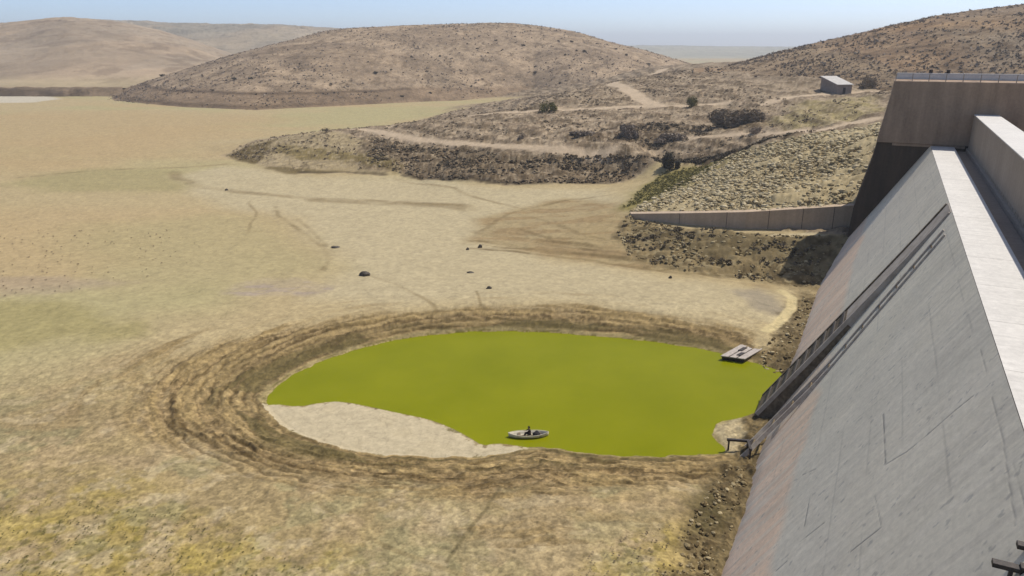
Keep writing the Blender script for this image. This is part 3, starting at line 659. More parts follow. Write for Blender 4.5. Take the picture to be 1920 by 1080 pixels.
# ------------------------------------------------------------------ the dam
M_face = concrete_mat('dam_face_concrete', attr=True, samp=0.05, bump=0.12)
M_crest = concrete_mat('pale_crest_concrete', base=(0.61, 0.575, 0.52), sscale=(2.2, 0.12, 0.1), samp=0.07)
M_conc = concrete_mat('grey_concrete', base=(0.32, 0.26, 0.20))
M_lower = concrete_mat('dark_lower_concrete', base=(0.072, 0.052, 0.036), sscale=(0.1, 0.7, 0.09), samp=0.25)  # much darker tone than the upper block, used for the lower abutment
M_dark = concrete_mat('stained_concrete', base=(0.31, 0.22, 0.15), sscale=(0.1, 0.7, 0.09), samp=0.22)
M_steel = plain_mat('dark_steel', (0.03, 0.026, 0.022), (0.07, 0.055, 0.045), 6, 0.6, 0.4, 0.2, 0.3)
U0 = 80.0
RZ = math.pi / 2 - AZ
def dloc(u=U0, v=0, z=0): x, y = dam_xy(u, v); return (x, y, z)
dam = empty('concrete_dam', dloc(), RZ)
tag(dam, 'long grey concrete dam sloping down to the green pool along the right', 'dam')
def face_px(px, py):
    """(u, z) on the upstream face"""
    a = (px - 960) / FPX; b = -(py - 540) / FPX
    d = (a, cp + b * sp, b * cp - sp)
    du, dv = to_uv(d[0], d[1]); n = (22.0, 13.6)
    t = (VC * n[0] + (ZC - CAM_Z) * n[1]) / (dv * n[0] + d[2] * n[1])
    return du * t, CAM_Z + d[2] * t
# upstream face: fine grid, joints and cracks are grooves
uu = [14.0]
while uu[-1] < U_END: uu.append(uu[-1] + max(0.05, uu[-1] ** 2 / 30000.0))
uu = np.array([-60, -20] + uu[:-1] + [U_END + 0.3]); zz = np.linspace(-3, ZC - 0.012, 360)
Ug, Zg = np.meshgrid(uu, zz)
cf = np.zeros(Ug.shape + (3,)) + np.array([0.67, 0.60, 0.465])
nb = fbm(Ug * 0.12, Zg * 0.2, 4, 301)
cf = put(cf, (0.63, 0.572, 0.455), sstep(0.4, 0.6, nb) * 0.6)
line = 7.3 + 0.035 * (Ug - 60) + (fbm(Ug * 0.25, Zg * 0.0, 3, 303) - .5) * 1.6
brown = 1 - sstep(-0.6, 0.6, Zg - line)
bc = put(np.zeros(Ug.shape + (3,)) + np.array([0.82, 0.60, 0.415]), (0.71, 0.52, 0.365), sstep(0.42, 0.6, fbm(Ug * 1.1, Zg * 0.08, 4, 304)) * 0.8)
bc = put(bc, (0.30, 0.25, 0.20), (1 - sstep(0.2, 2.2, Zg + (nb - .5) * 2)) * 0.6)
cf = cf * (1 - brown[..., None] * 0.92) + bc * brown[..., None] * 0.92
cf = put(cf, (0.71, 0.635, 0.50), sstep(0.52, 0.68, fbm(Ug * 1.4, Zg * 0.10, 4, 305)) * 0.5)
cf = put(cf, (0.56, 0.50, 0.395), sstep(0.54, 0.66, fbm(Ug * 1.8 + 20, Zg * 0.09, 4, 306)) * (0.35 + 0.4 * sstep(14, 22, Zg)) * 0.7)
groove = np.zeros(Ug.shape)
SEG = [[(1660, 870), (1656, 775)], [(1660, 872), (1700, 848), (1740, 815), (1790, 770), (1825, 742)], [(1595, 1035), (1652, 990)], [(1508, 988), (1519, 930)], [(1500, 1015), (1545, 980)], [(1505, 890), (1530, 878)], [(1455, 1070), (1475, 1052)],
       [(1600, 790), (1690, 715)], [(1838, 655), (1852, 700)], [(1860, 745), (1882, 830), (1892, 900), (1905, 985)], [(1840, 840), (1880, 800)], [(1700, 610), (1640, 660)], [(1900, 870), (1925, 960)], [(1480, 975), (1510, 950)], [(1720, 950), (1750, 915)], [(1640, 930), (1652, 985)]]
for k, sg in enumerate(SEG):
    P = np.array([face_px(*q) for q in sg]); P[:, 1] *= 1.17; w = 0.036 if k < 7 else 0.026
    d = dline(Ug + (nb - .5) * .3, Zg * 1.17, P)
    groove = np.maximum(groove, (1 - sstep(w * 0.5, w * 2.2, d)) * (1 if k < 7 else 0.55) * (0.35 + 0.65 * sstep(.35, .55, fbm(Ug * 1.3, Zg * 1.3, 2, 330 + k))))
for uj in np.arange(6, 141, 14.0):
    groove = np.maximum(groove, 0.22 * (1 - sstep(0.02, 0.10, np.abs(Ug - uj))) * sstep(.4, .6, fbm(Ug * .2 + uj, Zg * .5, 3, 311)))
for zj in np.arange(1.5, 22, 2.5):
    groove = np.maximum(groove, 0.25 * (1 - sstep(0.02, 0.09, np.abs(Zg - zj - (nb - .5) * .1))) * sstep(.42, .62, fbm(Ug * .15, Zg * .5 + zj, 3, 312)))
spots = sstep(0.76, 0.82, fbm(Ug * 2.2, Zg * 2.2, 3, 321))
cf = put(cf, (0.16, 0.15, 0.14), groove * 0.8); cf = put(cf, (0.30, 0.28, 0.25), spots * 0.5)
nrm = np.array([0, 22.0, 13.6]) / math.hypot(22, 13.6)
off = -0.015 * groove
Vf = np.stack([Ug - U0, face_v(Zg) + nrm[1] * off, Zg + nrm[2] * off], -1).reshape(-1, 3)
ii = np.arange(Ug.size).reshape(Ug.shape)
Ff = np.stack([ii[:-1, :-1], ii[1:, :-1], ii[1:, 1:], ii[:-1, 1:]], -1).reshape(-1, 4)
link('upstream_face', mesh_np('upstream_face', Vf, Ff, cf.reshape(-1, 3)), M_face, dam)
# crest cap, channel, parapet, body
bm = bmesh.new()
prism(bm, [(VC - 0.06, ZC - 0.1), (VC - 0.02, ZC), (-10.4, ZC), (-10.4, 20.5), (-8.5, 20.5), (-7.6, ZC - 0.6)], -60 - U0, U_END + 0.2 - U0)
link('crest_slab', bm_mesh('crest_slab', bm), M_crest, dam)
M_jline = concrete_mat('worn_joint_concrete', base=(0.40, 0.37, 0.33), streak=False)
for k, uj in enumerate(np.arange(26, 139, 8.0)):
    bm = bmesh.new(); add_box(bm, uj - U0, uj + 0.05 - U0, -10.38, VC - 0.05, ZC - 0.05, ZC + 0.003); link('joint', bm_mesh('joint', bm), M_jline, dam)
CH_Z, PA_V, PA_Z = 21.85, -12.35, 27.65
bm = bmesh.new(); prism(bm, [(-10.42, CH_Z), (-10.42, 20), (-16, 20), (-16, CH_Z)], -60 - U0, U_END + 0.2 - U0)
link('channel_floor', bm_mesh('channel_floor', bm), M_conc, dam)
bm = bmesh.new(); prism(bm, [(PA_V, CH_Z + 0.01), (PA_V, PA_Z), (-15.7, PA_Z), (-15.7, CH_Z + 0.01)], -60 - U0, U_END + 0.2 - U0)
link('parapet_wall', bm_mesh('parapet_wall', bm), M_conc, dam)
bm = bmesh.new(); prism(bm, [(PA_V + 0.03, PA_Z + 0.003), (PA_V + 0.03, PA_Z + 0.12), (-15.73, PA_Z + 0.12), (-15.73, PA_Z + 0.003)], -60 - U0, U_END + 0.2 - U0)
link('coping', bm_mesh('coping', bm), M_crest, dam)
bm = bmesh.new(); prism(bm, [(PA_V + 0.28, CH_Z + 0.02), (PA_V + 0.28, CH_Z + 0.55), (PA_V + 0.01, CH_Z + 0.62), (PA_V + 0.01, CH_Z + 0.02)], -60 - U0, U_END - 0.1 - U0)
link('kerb', bm_mesh('kerb', bm), M_conc, dam)
for k in range(26):
    bm = bmesh.new(); u = 66 + k * 1.9; add_box(bm, u - U0, u + 0.5 - U0, PA_V + 0.02, PA_V + 0.06, CH_Z + 0.75, CH_Z + 1.0)
    link('drain_slot', bm_mesh('drain_slot', bm), M_conc, dam)
bm = bmesh.new(); prism(bm, [(-8.6, 20.4), (face_v(-3) - 0.6, -3), (-46, -3), (-16.0, 20), (-16, 20.4)], -60 - U0, U_END + 6 - U0)
link('dam_body', bm_mesh('dam_body', bm), M_dark, dam)

# abutment block across the end of the crest
abut = empty('abutment_wall', dloc(U_END, 0, 0), RZ)
tag(abut, 'tall dark shaded concrete wall with pale railing closing the far end of the dam crest', 'wall')
bm = bmesh.new()
prism(bm, [(-0.2, 32.7), (-0.1, 31.0), (0.6, 26.0), (1.1, 22.75), (-60, 22.75), (-60, 32.7)], -0.15, 11.0)
bevel(bm, 0.05, 1); link('upper_block', bm_mesh('upper_block', bm), M_dark, abut)
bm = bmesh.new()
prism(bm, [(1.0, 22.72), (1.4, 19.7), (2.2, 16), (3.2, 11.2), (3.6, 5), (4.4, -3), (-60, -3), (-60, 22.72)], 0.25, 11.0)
bevel(bm, 0.05, 1); link('lower_block', bm_mesh('lower_block', bm), M_lower, abut)
bm = bmesh.new(); add_box(bm, 0.02, 0.6, -11.9, -1.3, 22.3, 22.70); link('ledge', bm_mesh('ledge', bm), M_dark, abut)
bm = bmesh.new(); add_box(bm, 8.6, 9.0, -60, -0.5, 32.702, 33.75); bevel(bm, 0.03, 1)
link('deck_parapet', bm_mesh('deck_parapet', bm), M_crest, abut)
bm = bmesh.new()
for zr in (33.2, 33.75):
    add_box(bm, 0.35, 0.42, -60, -0.35, zr, zr + 0.07)
link('railing', bm_mesh('railing', bm), plain_mat('galvanised_rail', (0.3, 0.29, 0.28), (0.42, 0.41, 0.4), 5, .5, .4, .1, .4), abut)
for k in range(20):
    bm = bmesh.new(); v = -0.4 - k * 2.4
    add_box(bm, 0.33, 0.44, v - 0.06, v + 0.06, 32.702, 33.9); link('rail_post', bm_mesh('rail_post', bm), M_conc, abut)
for v in (-5.6, -8.2):
    bm = bmesh.new(); add_box(bm, 8.6, 9.0, v - 0.28, v + 0.28, 33.752, 34.35); bevel(bm, 0.06, 1)
    link('rail_cap', bm_mesh('rail_cap', bm), M_steel, abut)

# ------------------------------------------------------------------ gate track and ladder up the face
M_track = plain_mat('stained_track_concrete', (0.30, 0.25, 0.20), (0.46, 0.40, 0.33), 0.8, 0.9, 0.15, 0.4)
M_rail = plain_mat('rail_concrete', (0.34, 0.28, 0.22), (0.52, 0.46, 0.38), 1.5, 0.9, 0.15, 0.3)
M_weed = plain_mat('dried_weed_crust', (0.07, 0.052, 0.034), (0.22, 0.17, 0.11), 2.0, 0.95, 0.1, 0.6)
def slope_bar(bm, lo, hi):
    """bar lying on the face: lo / hi = (u0, u1, z, offset below, offset above) at the low and the high end"""
    def P(u, z, o): return (u - U0, face_v(z) + nrm[1] * o, z + nrm[2] * o)
    a, b = lo, hi
    add_hex(bm, [P(a[0], a[2], a[3]), P(a[1], a[2], a[3]), P(b[1], b[2], b[3]), P(b[0], b[2], b[3]), P(a[0], a[2], a[4]), P(a[1], a[2], a[4]), P(b[1], b[2], b[4]), P(b[0], b[2], b[4])])
def beam_u(z): return 76.2 + 8.2 * (z / 22.4)               # near edge, leans down-stream of the slope line
def beam_o(z): return 0.07 + 1.45 * max(0.0, 1 - z / 22.4) ** 1.25
def lad_u(z): return 67.0 + 11.0 * (max(z, 0.0) / 21.4) ** 0.75
def lad_o(z): return 0.08 + 1.1 * max(0.0, 1 - z / 9) ** 1.4
trk = empty('gate_track', dloc(), RZ)
tag(trk, 'broad dark weed-stained gate guide running down the grey dam face', 'gate track')
BW = 5.0
def bar_run(name, uf, w0, w1, of, d0, d1, zs, mat, par):
    for za, zb in zip(zs[:-1], zs[1:]):
        bm = bmesh.new()
        slope_bar(bm, (uf(za) + w0, uf(za) + w1, za, of(za) + d0, of(za) + d1), (uf(zb) + w0, uf(zb) + w1, zb - 0.002, of(zb) + d0, of(zb) + d1))
        link(name, bm_mesh(name, bm), mat(0.5 * (za + zb)) if callable(mat) else mat, par)
bm_m = lambda z: M_weed if z < 8 else M_track
def poly_run(name, uf, w0, w1, of, d0, d1, zs, mat, par):
    """one mesh for a bar that follows the face in several straight pieces"""
    bm = bmesh.new(); rows = []
    def P(u, z, o): return (u - U0, face_v(z) + nrm[1] * o, z + nrm[2] * o)
    for z in zs:
        o = of(z); rows.append([bm.verts.new(P(uf(z) + w, z, max(o + d, -0.3))) for w, d in ((w0, d0), (w1, d0), (w1, d1), (w0, d1))])
    for r, q in zip(rows[:-1], rows[1:]):
        for j in range(4): bm.faces.new((r[j], r[(j + 1) % 4], q[(j + 1) % 4], q[j]))
    bm.faces.new(rows[0]); bm.faces.new(rows[-1][::-1])
    return link(name, bm_mesh(name, bm), mat, par)
poly_run('guide_beam', beam_u, 0, BW, beam_o, -2.2, -0.02, np.linspace(10.5, 22.42, 8), M_track, trk)
poly_run('guide_beam', beam_u, 0, BW, beam_o, -2.2, 0.0, np.linspace(-0.4, 10.48, 8), M_weed, trk)
for w in (-0.06, BW - 0.3): poly_run('side_rail', beam_u, w, w + 0.36, beam_o, -0.3, 0.12, np.linspace(-0.2, 22.3, 12), M_weed if w > 1 else M_track, trk)
for k in range(9):
    z = 0.8 + k * 1.15
    bm = bmesh.new(); slope_bar(bm, (beam_u(z) + .32, beam_u(z) + BW - .32, z, beam_o(z) - .1, beam_o(z) + .12), (beam_u(z) + .32, beam_u(z) + BW - .32, z + .25, beam_o(z + .25) - .1, beam_o(z + .25) + .12)); link('cross_tie', bm_mesh('cross_tie', bm), M_steel, trk)
lad = empty('ladder_track', dloc(), RZ)
tag(lad, 'narrow twin-rail ladder track beside the broad gate guide on the dam face', 'ladder track')
for w in (0.0, 2.1): poly_run('rail', lad_u, w, w + 0.24, lad_o, -0.3, 0.10, np.concatenate([np.linspace(-0.5, 9, 12), [14, 21.4]]), M_rail, lad)
for k in range(11):
    z = 0.4 + k * 1.95
    bm = bmesh.new(); slope_bar(bm, (lad_u(z) + .25, lad_u(z) + 2.09, z, lad_o(z) - .15, lad_o(z) - .01), (lad_u(z) + .25, lad_u(z) + 2.09, z + .12, lad_o(z + .12) - .15, lad_o(z + .12) - .01)); link('rung', bm_mesh('rung', bm), M_weed, lad)

# ------------------------------------------------------------------ toe wall of the stone slope
tw_top = TW
bm = bmesh.new(); prev = None
def wall_strip(bm, tops, bots, th):
    n = len(tops); rows = []
    for i in range(n):
        tx, ty, tz = tops[i]
        rows.append([bm.verts.new(c) for c in ((tx, ty, bots[i]), (tx, ty, tz), (tx + 0.1, ty + th, tz), (tx + 0.1, ty + th, bots[i]))])
    for i in range(n - 1):
        for j in range(4):
            bm.faces.new((rows[i][j], rows[i][(j + 1) % 4], rows[i + 1][(j + 1) % 4], rows[i + 1][j]))
    bm.faces.new(rows[0]); bm.faces.new(rows[-1][::-1])
wall_strip(bm, [(t[0], t[1], t[2] + 0.15) for t in tw_top], [1.5, 2.0, 2.5, 3.0, 3.0], 1.9)
cx_, cy_, _ = tw_top[2]
bmesh.ops.translate(bm, verts=bm.verts, vec=(-cx_, -cy_, -3))
M_joint = plain_mat('joint_filler', (0.08, 0.062, 0.048), (0.14, 0.11, 0.085), 3, 0.95, 0.1, 0.2)
jpts = []
for fx_ in (0.22, 0.42, 0.60, 0.75, 0.89):
    jx = tw_top[0][0] + fx_ * (tw_top[-1][0] - tw_top[0][0]); jy = np.interp(jx, [t[0] for t in tw_top], [t[1] for t in tw_top]); jz = np.interp(jx, [t[0] for t in tw_top], [t[2] for t in tw_top])
    jpts.append((jx - cx_, jy - cy_, jz - 3))
o = link('retaining_wall', bm_mesh('retaining_wall', bm), concrete_mat('toe_wall_concrete', base=(0.46, 0.35, 0.24))); o.location = (cx_, cy_, 3)
tag(o, 'long low concrete retaining wall at the foot of the stone-covered slope', 'retaining wall')
for jx, jy, jz in jpts:
    bm = bmesh.new(); add_box(bm, jx - 0.05, jx + 0.05, jy - 0.03, jy + 0.2, jz - 4.5, jz + 0.153); link('joint', bm_mesh('joint', bm), M_joint, o)

# ------------------------------------------------------------------ loose stone (too many to count)
def ico(sub=1):
    bm = bmesh.new(); bmesh.ops.create_icosphere(bm, subdivisions=sub, radius=1.0)
    v = np.array([x.co[:] for x in bm.verts]); bm.faces.ensure_lookup_table(); f = np.array([[q.index for q in p.verts] for p in bm.faces]); bm.free(); return v, f
IV, IF = ico(1)
def stones(name, P, n, smin, smax, cols, mat, label, cat, dens=None, sink=0.3):
    lo, hi = P.min(0), P.max(0); pts = []
    while len(pts) < n:
        q = rng.uniform(lo, hi, (n * 2, 2)); q = q[sdpoly(q[:, 0], q[:, 1], P) > 0]
        if dens is not None: q = q[rng.random(len(q)) < dens(q)]
        pts.extend(q.tolist())
    pts = np.array(pts[:n]); z = heights(pts[:, 0], pts[:, 1])
    s = smin * (smax / smin) ** (rng.random(n) ** 1.8)
    a = rng.uniform(0, 6.28, n); sq = np.stack([s * rng.uniform(.8, 1.3, n), s * rng.uniform(.7, 1.1, n), s * rng.uniform(.5, .8, n)], -1)
    v = IV[None] * (1 + rng.uniform(-.22, .22, (n, len(IV), 1))) * sq[:, None]
    x = v[..., 0] * np.cos(a)[:, None] - v[..., 1] * np.sin(a)[:, None]; y = v[..., 0] * np.sin(a)[:, None] + v[..., 1] * np.cos(a)[:, None]
    v = np.stack([x + pts[:, 0, None], y + pts[:, 1, None], v[..., 2] + z[:, None] + (s * sink)[:, None]], -1).reshape(-1, 3)
    f = (IF[None] + (np.arange(n) * len(IV))[:, None, None]).reshape(-1, 3)
    c = np.array(cols)[rng.integers(0, len(cols), n)] * rng.uniform(.8, 1.2, (n, 1)); c = np.repeat(c, len(IV), 0)
    o = link(name, mesh_np(name, v, f, c, smooth=False), mat); tag(o, label, cat, kind='stuff'); return o
M_stone = ground_mat('stone', 2.0, 9.0, 0.3, 0.05, 0.85, 1.15)
stones('riprap', RIP, 9500, 0.09, 0.62, [alb(206, 190, 160), alb(192, 176, 144), alb(214, 199, 172), alb(176, 159, 128)], M_stone, 'pale stone pitching covering the slope above the toe wall', 'riprap', lambda q: 0.35 + 0.65 * sstep(0.3, 0.5, fbm(q[:, 0] * .12, q[:, 1] * .12, 3, 405)))
stones('slope_rubble', TOE, 1700, 0.07, 0.40, [alb(140, 124, 94), alb(166, 149, 117), alb(112, 97, 70), alb(190, 174, 144)], M_stone, 'brown rubble on the bank below the toe wall', 'rubble', lambda q: sstep(0.4, 0.62, fbm(q[:, 0] * .2, q[:, 1] * .35, 3, 401)))
BANKP = poly([(690, 300, 4.6), (740, 322, 2.6), (830, 335, 2.4), (950, 345, 2.3), (1080, 343, 2.5), (1180, 334, 3.2), (1240, 318, 4.4), (1220, 282, 10), (1100, 284, 9), (950, 282, 8.8), (850, 276, 8.6), (760, 266, 8.4), (690, 256, 8.0)])
stones('bank_rubble', BANKP, 2200, 0.15, 0.6, [alb(144, 126, 105), alb(126, 109, 88), alb(166, 148, 126), alb(108, 91, 72)], M_stone, 'rough brown rubble on the steep front of the headland', 'rubble', lambda q: 0.15 + sstep(0.42, 0.6, fbm(q[:, 0] * .1, q[:, 1] * .3, 3, 402)))
FOOT = np.array([dam_xy(*q) for q in ((30, 6.6), (64, 6.9), (66, 8.6), (62, 9.2), (54, 9.8), (46, 10.2), (38, 10.2), (30, 10))])
stones('dam_foot_rubble', FOOT, 900, 0.05, 0.26, [alb(160, 143, 112), alb(124, 108, 80), alb(104, 89, 64), alb(184, 168, 138)], M_stone, 'broken stone along the near foot of the dam', 'rubble', lambda q: 0.2 + sstep(0.42, 0.6, fbm(q[:, 0] * .5, q[:, 1] * .5, 3, 403)))
FOOT2 = np.array([dam_xy(*q) for q in ((88, 6.6), (124, 6.2), (122, 7.6), (108, 8.4), (98, 10.2), (88, 10.6))])
stones('pool_edge_rubble', FOOT2, 380, 0.05, 0.3, [alb(160, 144, 112), alb(116, 100, 72), alb(90, 76, 52), alb(196, 180, 150)], M_stone, 'broken stone between the pool corner and the dam face', 'rubble', lambda q: 0.2 + sstep(0.42, 0.6, fbm(q[:, 0] * .5, q[:, 1] * .5, 3, 404)))

# ------------------------------------------------------------------ vegetation
def bush_mesh(name, n=140, seed=0, leaf=0.16, flat=0.65):
    g = np.random.default_rng(seed)
    lobes = np.concatenate([np.array([[0, 0, 0.32]]), np.stack([g.uniform(-.6, .6, 6), g.uniform(-.6, .6, 6), g.uniform(.12, .5, 6)], -1)])
    rad = np.concatenate([[0.55], g.uniform(.22, .42, 6)])
    k = g.integers(0, 7, n); d = g.normal(size=(n, 3)); d /= np.linalg.norm(d, axis=1)[:, None]
    p = lobes[k] + d * rad[k][:, None] * (g.random((n, 1)) ** 0.4)
    p[:, 2] = np.maximum(p[:, 2] * flat * 1.3, 0.0)
    t1 = g.normal(size=(n, 3)); t1 /= np.linalg.norm(t1, axis=1)[:, None]; t2 = np.cross(t1, g.normal(size=(n, 3))); t2 /= np.linalg.norm(t2, axis=1)[:, None]
    s = leaf * g.uniform(.6, 1.4, (n, 1))
    v = np.stack([p - t1 * s, p + t2 * s * .6, p + t1 * s, p - t2 * s * .6], 1).reshape(-1, 3)
    f = np.arange(4 * n).reshape(n, 4)
    return mesh_np(name, v, f, None, smooth=False)
M_shrub = foliage_mat('dark_scrub', (0.085, 0.068, 0.042), (0.24, 0.19, 0.125))
M_pale = foliage_mat('pale_scrub', (0.17, 0.135, 0.10), (0.36, 0.29, 0.22))
M_deep = foliage_mat('deep_scrub', (0.05, 0.045, 0.028), (0.13, 0.11, 0.07))
M_dry = foliage_mat('dry_scrub', (0.16, 0.125, 0.08), (0.36, 0.28, 0.19))
M_green = foliage_mat('olive_scrub', (0.10, 0.09, 0.03), (0.24, 0.21, 0.08))
SHR = [bush_mesh('shrub', 130, s, 0.17) for s in range(4)]
for q in SHR: q.materials.append(M_deep)
def put_shrub(x, y, z, sx, sz, label, group, mesh=None, name='shrub', cat='shrub'):
    o = bpy.data.objects.new(name, mesh or SHR[random.randrange(4)]); COL.objects.link(o)
    o.location = (x, y, z); o.rotation_euler = (0, 0, random.uniform(0, 6.28)); o.scale = (sx, sx, sz)
    tag(o, label, cat, group); return o
CELLS = {}
ORD = ['first', 'second', 'third', 'fourth', 'fifth', 'sixth', 'seventh', 'eighth', 'ninth', 'tenth', 'eleventh', 'twelfth', 'thirteenth', 'fourteenth', 'fifteenth', 'sixteenth', 'seventeenth', 'eighteenth']
def enrol(o, size, place, px): CELLS.setdefault((size, place), []).append((px, o))
def name_cells():
    for (size, place), L in CELLS.items():
        L.sort(key=lambda t: t[0])
        for i, (px, o) in enumerate(L):
            o['label'] = '%s %s%s' % (size, place, '' if len(L) == 1 else ', ' + ('leftmost' if i == 0 else 'rightmost' if i == len(L) - 1 else ORD[i] + ' from left'))
def band(v, cuts, names):
    return names[sum(v > c for c in cuts)]
def mid_place(px, py):
    j = np.interp(px, [190, 300, 430, 550, 640, 800, 960, 1060, 1150, 1250], [172, 142, 104, 75, 56, 49, 46, 58, 81, 106]); f = np.interp(px, [190, 480, 640, 800, 1250], [188, 205, 195, 188, 170])
    return band((py - j) / (f - j), [.25, .5, .75], ['near skyline', 'upper slope', 'middle slope', 'near foot']) + ' of bare hill, ' + band(px, [430, 640, 760, 880, 1000, 1120], ['far left', 'left', 'left centre', 'centre', 'right centre', 'right', 'far right'])
def right_place(px, py):
    j = np.interp(px, [1395, 1560, 1760, 1920], [114, 75, 33, 11])
    return band((py - j) / (140 - j), [.33, .66], ['near skyline', 'halfway up', 'low down']) + ' of hill behind abutment, ' + band(px, [1560, 1680, 1800], ['left', 'left centre', 'right centre', 'right'])
def on_hill(H, px, py):
    """point of the hill surface seen at a measured spot"""
    j = int(np.argmin(abs(H['px'] - px))); y, z, x = H['y'][:, j], H['z'][:, j], H['x'][:, j]
    row = HZ - (z - CAM_Z) / y * 1471.0
    n = int(np.argmax(row <= py)) if (row <= py).any() else int(np.argmin(row))
    return x[n], y[n], z[n]
hs = [(826, 105, 6), (776, 88, 4), (785, 145, 0), (690, 117, 5), (705, 136, 11), (733, 130, 6), (800, 134, 6), (915, 99, 5), (893, 92, 6), (942, 94, 4), (965, 70, 5), (980, 86, 7), (1003, 137, 8), (1005, 124, 6), (885, 161, 6), (807, 173, 7), (753, 180, 8), (686, 172, 6), (1050, 154, 7), (1024, 168, 6),
      (1047, 79, 6), (1072, 80, 8), (1097, 97, 9), (1080, 96, 5), (1060, 104, 7), (1120, 83, 6), (1155, 93, 6), (1175, 104, 8), (1215, 120, 8), (771, 108, 5), (850, 115, 3), (905, 148, 5), (923, 155, 3), (945, 148, 4), (1020, 130, 4), (930, 78, 6), (1110, 134, 5), (1188, 132, 5),
      (440, 148, 12), (470, 146, 9), (305, 141, 10), (285, 144, 6), (230, 157, 6), (330, 137, 5), (415, 128, 6), (560, 156, 7), (620, 157, 7), (545, 170, 6), (625, 172, 5), (480, 176, 5), (400, 168, 6), (360, 172, 5), (590, 110, 4), (640, 90, 4), (660, 150, 4), (875, 84, 4), (860, 100, 3), (1000, 150, 3), (985, 112, 3), (840, 150, 4), (570, 140, 4), (515, 130, 4), (680, 82, 3), (720, 92, 3), (750, 75, 3), (1130, 110, 5), (1150, 120, 5), (1095, 118, 4)]
for px, py, s in hs:
    if s == 0: continue
    x, y, z = on_hill(H1, px, py); w = s * y / 1471 * 0.62
    if px < 520 and s >= 9: lab = 'dark shrub on the low left shoulder of the long brown hill'; gr = 'shrubs on the left shoulder of the hill'
    elif s >= 8: lab = 'broad dark shrub standing out on the bare brown hillside'; gr = 'larger shrubs on the hill'
    else: lab = 'small dark shrub dotted on the bare brown hillside'; gr = 'small shrubs on the hill'
    enrol(put_shrub(x, y, z - 0.1, w, w * 1.0, lab, gr), 'broad dark shrub' if s >= 8 else 'small dark shrub', mid_place(px, py), px)
g2 = np.random.default_rng(5)
for k in range(110):
    px = g2.uniform(640, 1230); t0 = g2.uniform(0, 1); j = np.interp(px, [640, 800, 960, 1100, 1230], [58, 51, 49, 72, 108]); py = j + 4 + t0 * (178 - j)
    x, y, z = on_hill(H1, px, py); w = g2.uniform(1.4, 2.8) * y / 1471 * 0.62
    o = put_shrub(x, y, z - 0.05, w, w, 'small dark shrub dotted on the bare brown hillside', 'small shrubs on the hill'); enrol(o, 'tiny dark shrub', mid_place(px, py), px)
for k in range(60):
    px = g2.uniform(1420, 1920); j = np.interp(px, [1395, 1560, 1760, 1920], [114, 75, 33, 11]); py = j + 3 + g2.uniform(0, 1) * (136 - j)
    x, y, z = on_hill(H2, px, py); w = g2.uniform(2.0, 5.0) * y / 1471 * 0.62
    o = put_shrub(x, y, z - 0.05, w, w * .9, 'low brown shrub on the dark stony hillside behind the abutment', 'shrubs on the right hill'); enrol(o, 'low brown shrub', right_place(px, py), px)
name_cells()
def bigbush(px, py, zg, wpx, hpx, label, mat, n=420, seed=11, cat='bush', group=None):
    x, y, _ = gp(px, py, zg); z = ground_z(x, y)
    me = bush_mesh('bush', n * 4, seed, 0.055, 0.75); me.materials.append(mat)
    w = wpx * y / 1471 / 2 * 0.95; h = hpx * y / 1471 / 0.85
    o = bpy.data.objects.new('bush', me); COL.objects.link(o); o.location = (x, y, z - 0.15); o.scale = (w, min(w, 3.5), h)
    tag(o, label, cat, group)
bigbush(1258, 303, 8, 46, 34, 'large dark round bush at the right end of the headland bank', M_deep, 700, 12)
bigbush(1028, 203, 16.2, 46, 22, 'wide olive bush beside the upper dirt track', M_green, 500, 13)
bigbush(1296, 190, 19.3, 36, 24, 'round olive bush between the tracks below the right hill', M_green, 420, 14)
bigbush(1385, 240, 14.6, 130, 32, 'long low spread of brown scrub on the dark bank', M_dry, 1500, 15)
bigbush(1630, 167, 22.9, 48, 26, 'tall brown bush just right of the small building', M_dry, 420, 16)
bigbush(1180, 250, 13, 60, 30, 'dark scrub clump at the left end of the dark bank', M_pale, 700, 17)
bigbush(1255, 246, 14, 80, 18, 'low dark scrub along the middle of the dark bank', M_pale, 700, 18)
bigbush(1090, 255, 12, 64, 14, 'low dark scrub between the two pale tracks', M_pale, 500, 19)
bigbush(980, 262, 10.6, 30, 14, 'small dark bush just above the lower pale track', M_pale, 300, 20)
bigbush(1490, 150, 24.5, 40, 10, 'low brown scrub left of the small building', M_dry, 300, 21)
bigbush(1420, 246, 15.5, 40, 16, 'small dark scrub at the right end of the dark bank', M_pale, 300, 22)
bigbush(610, 245, 8, 26, 8, 'low dark tuft on the crest of the headland tip', M_shrub, 200, 23)
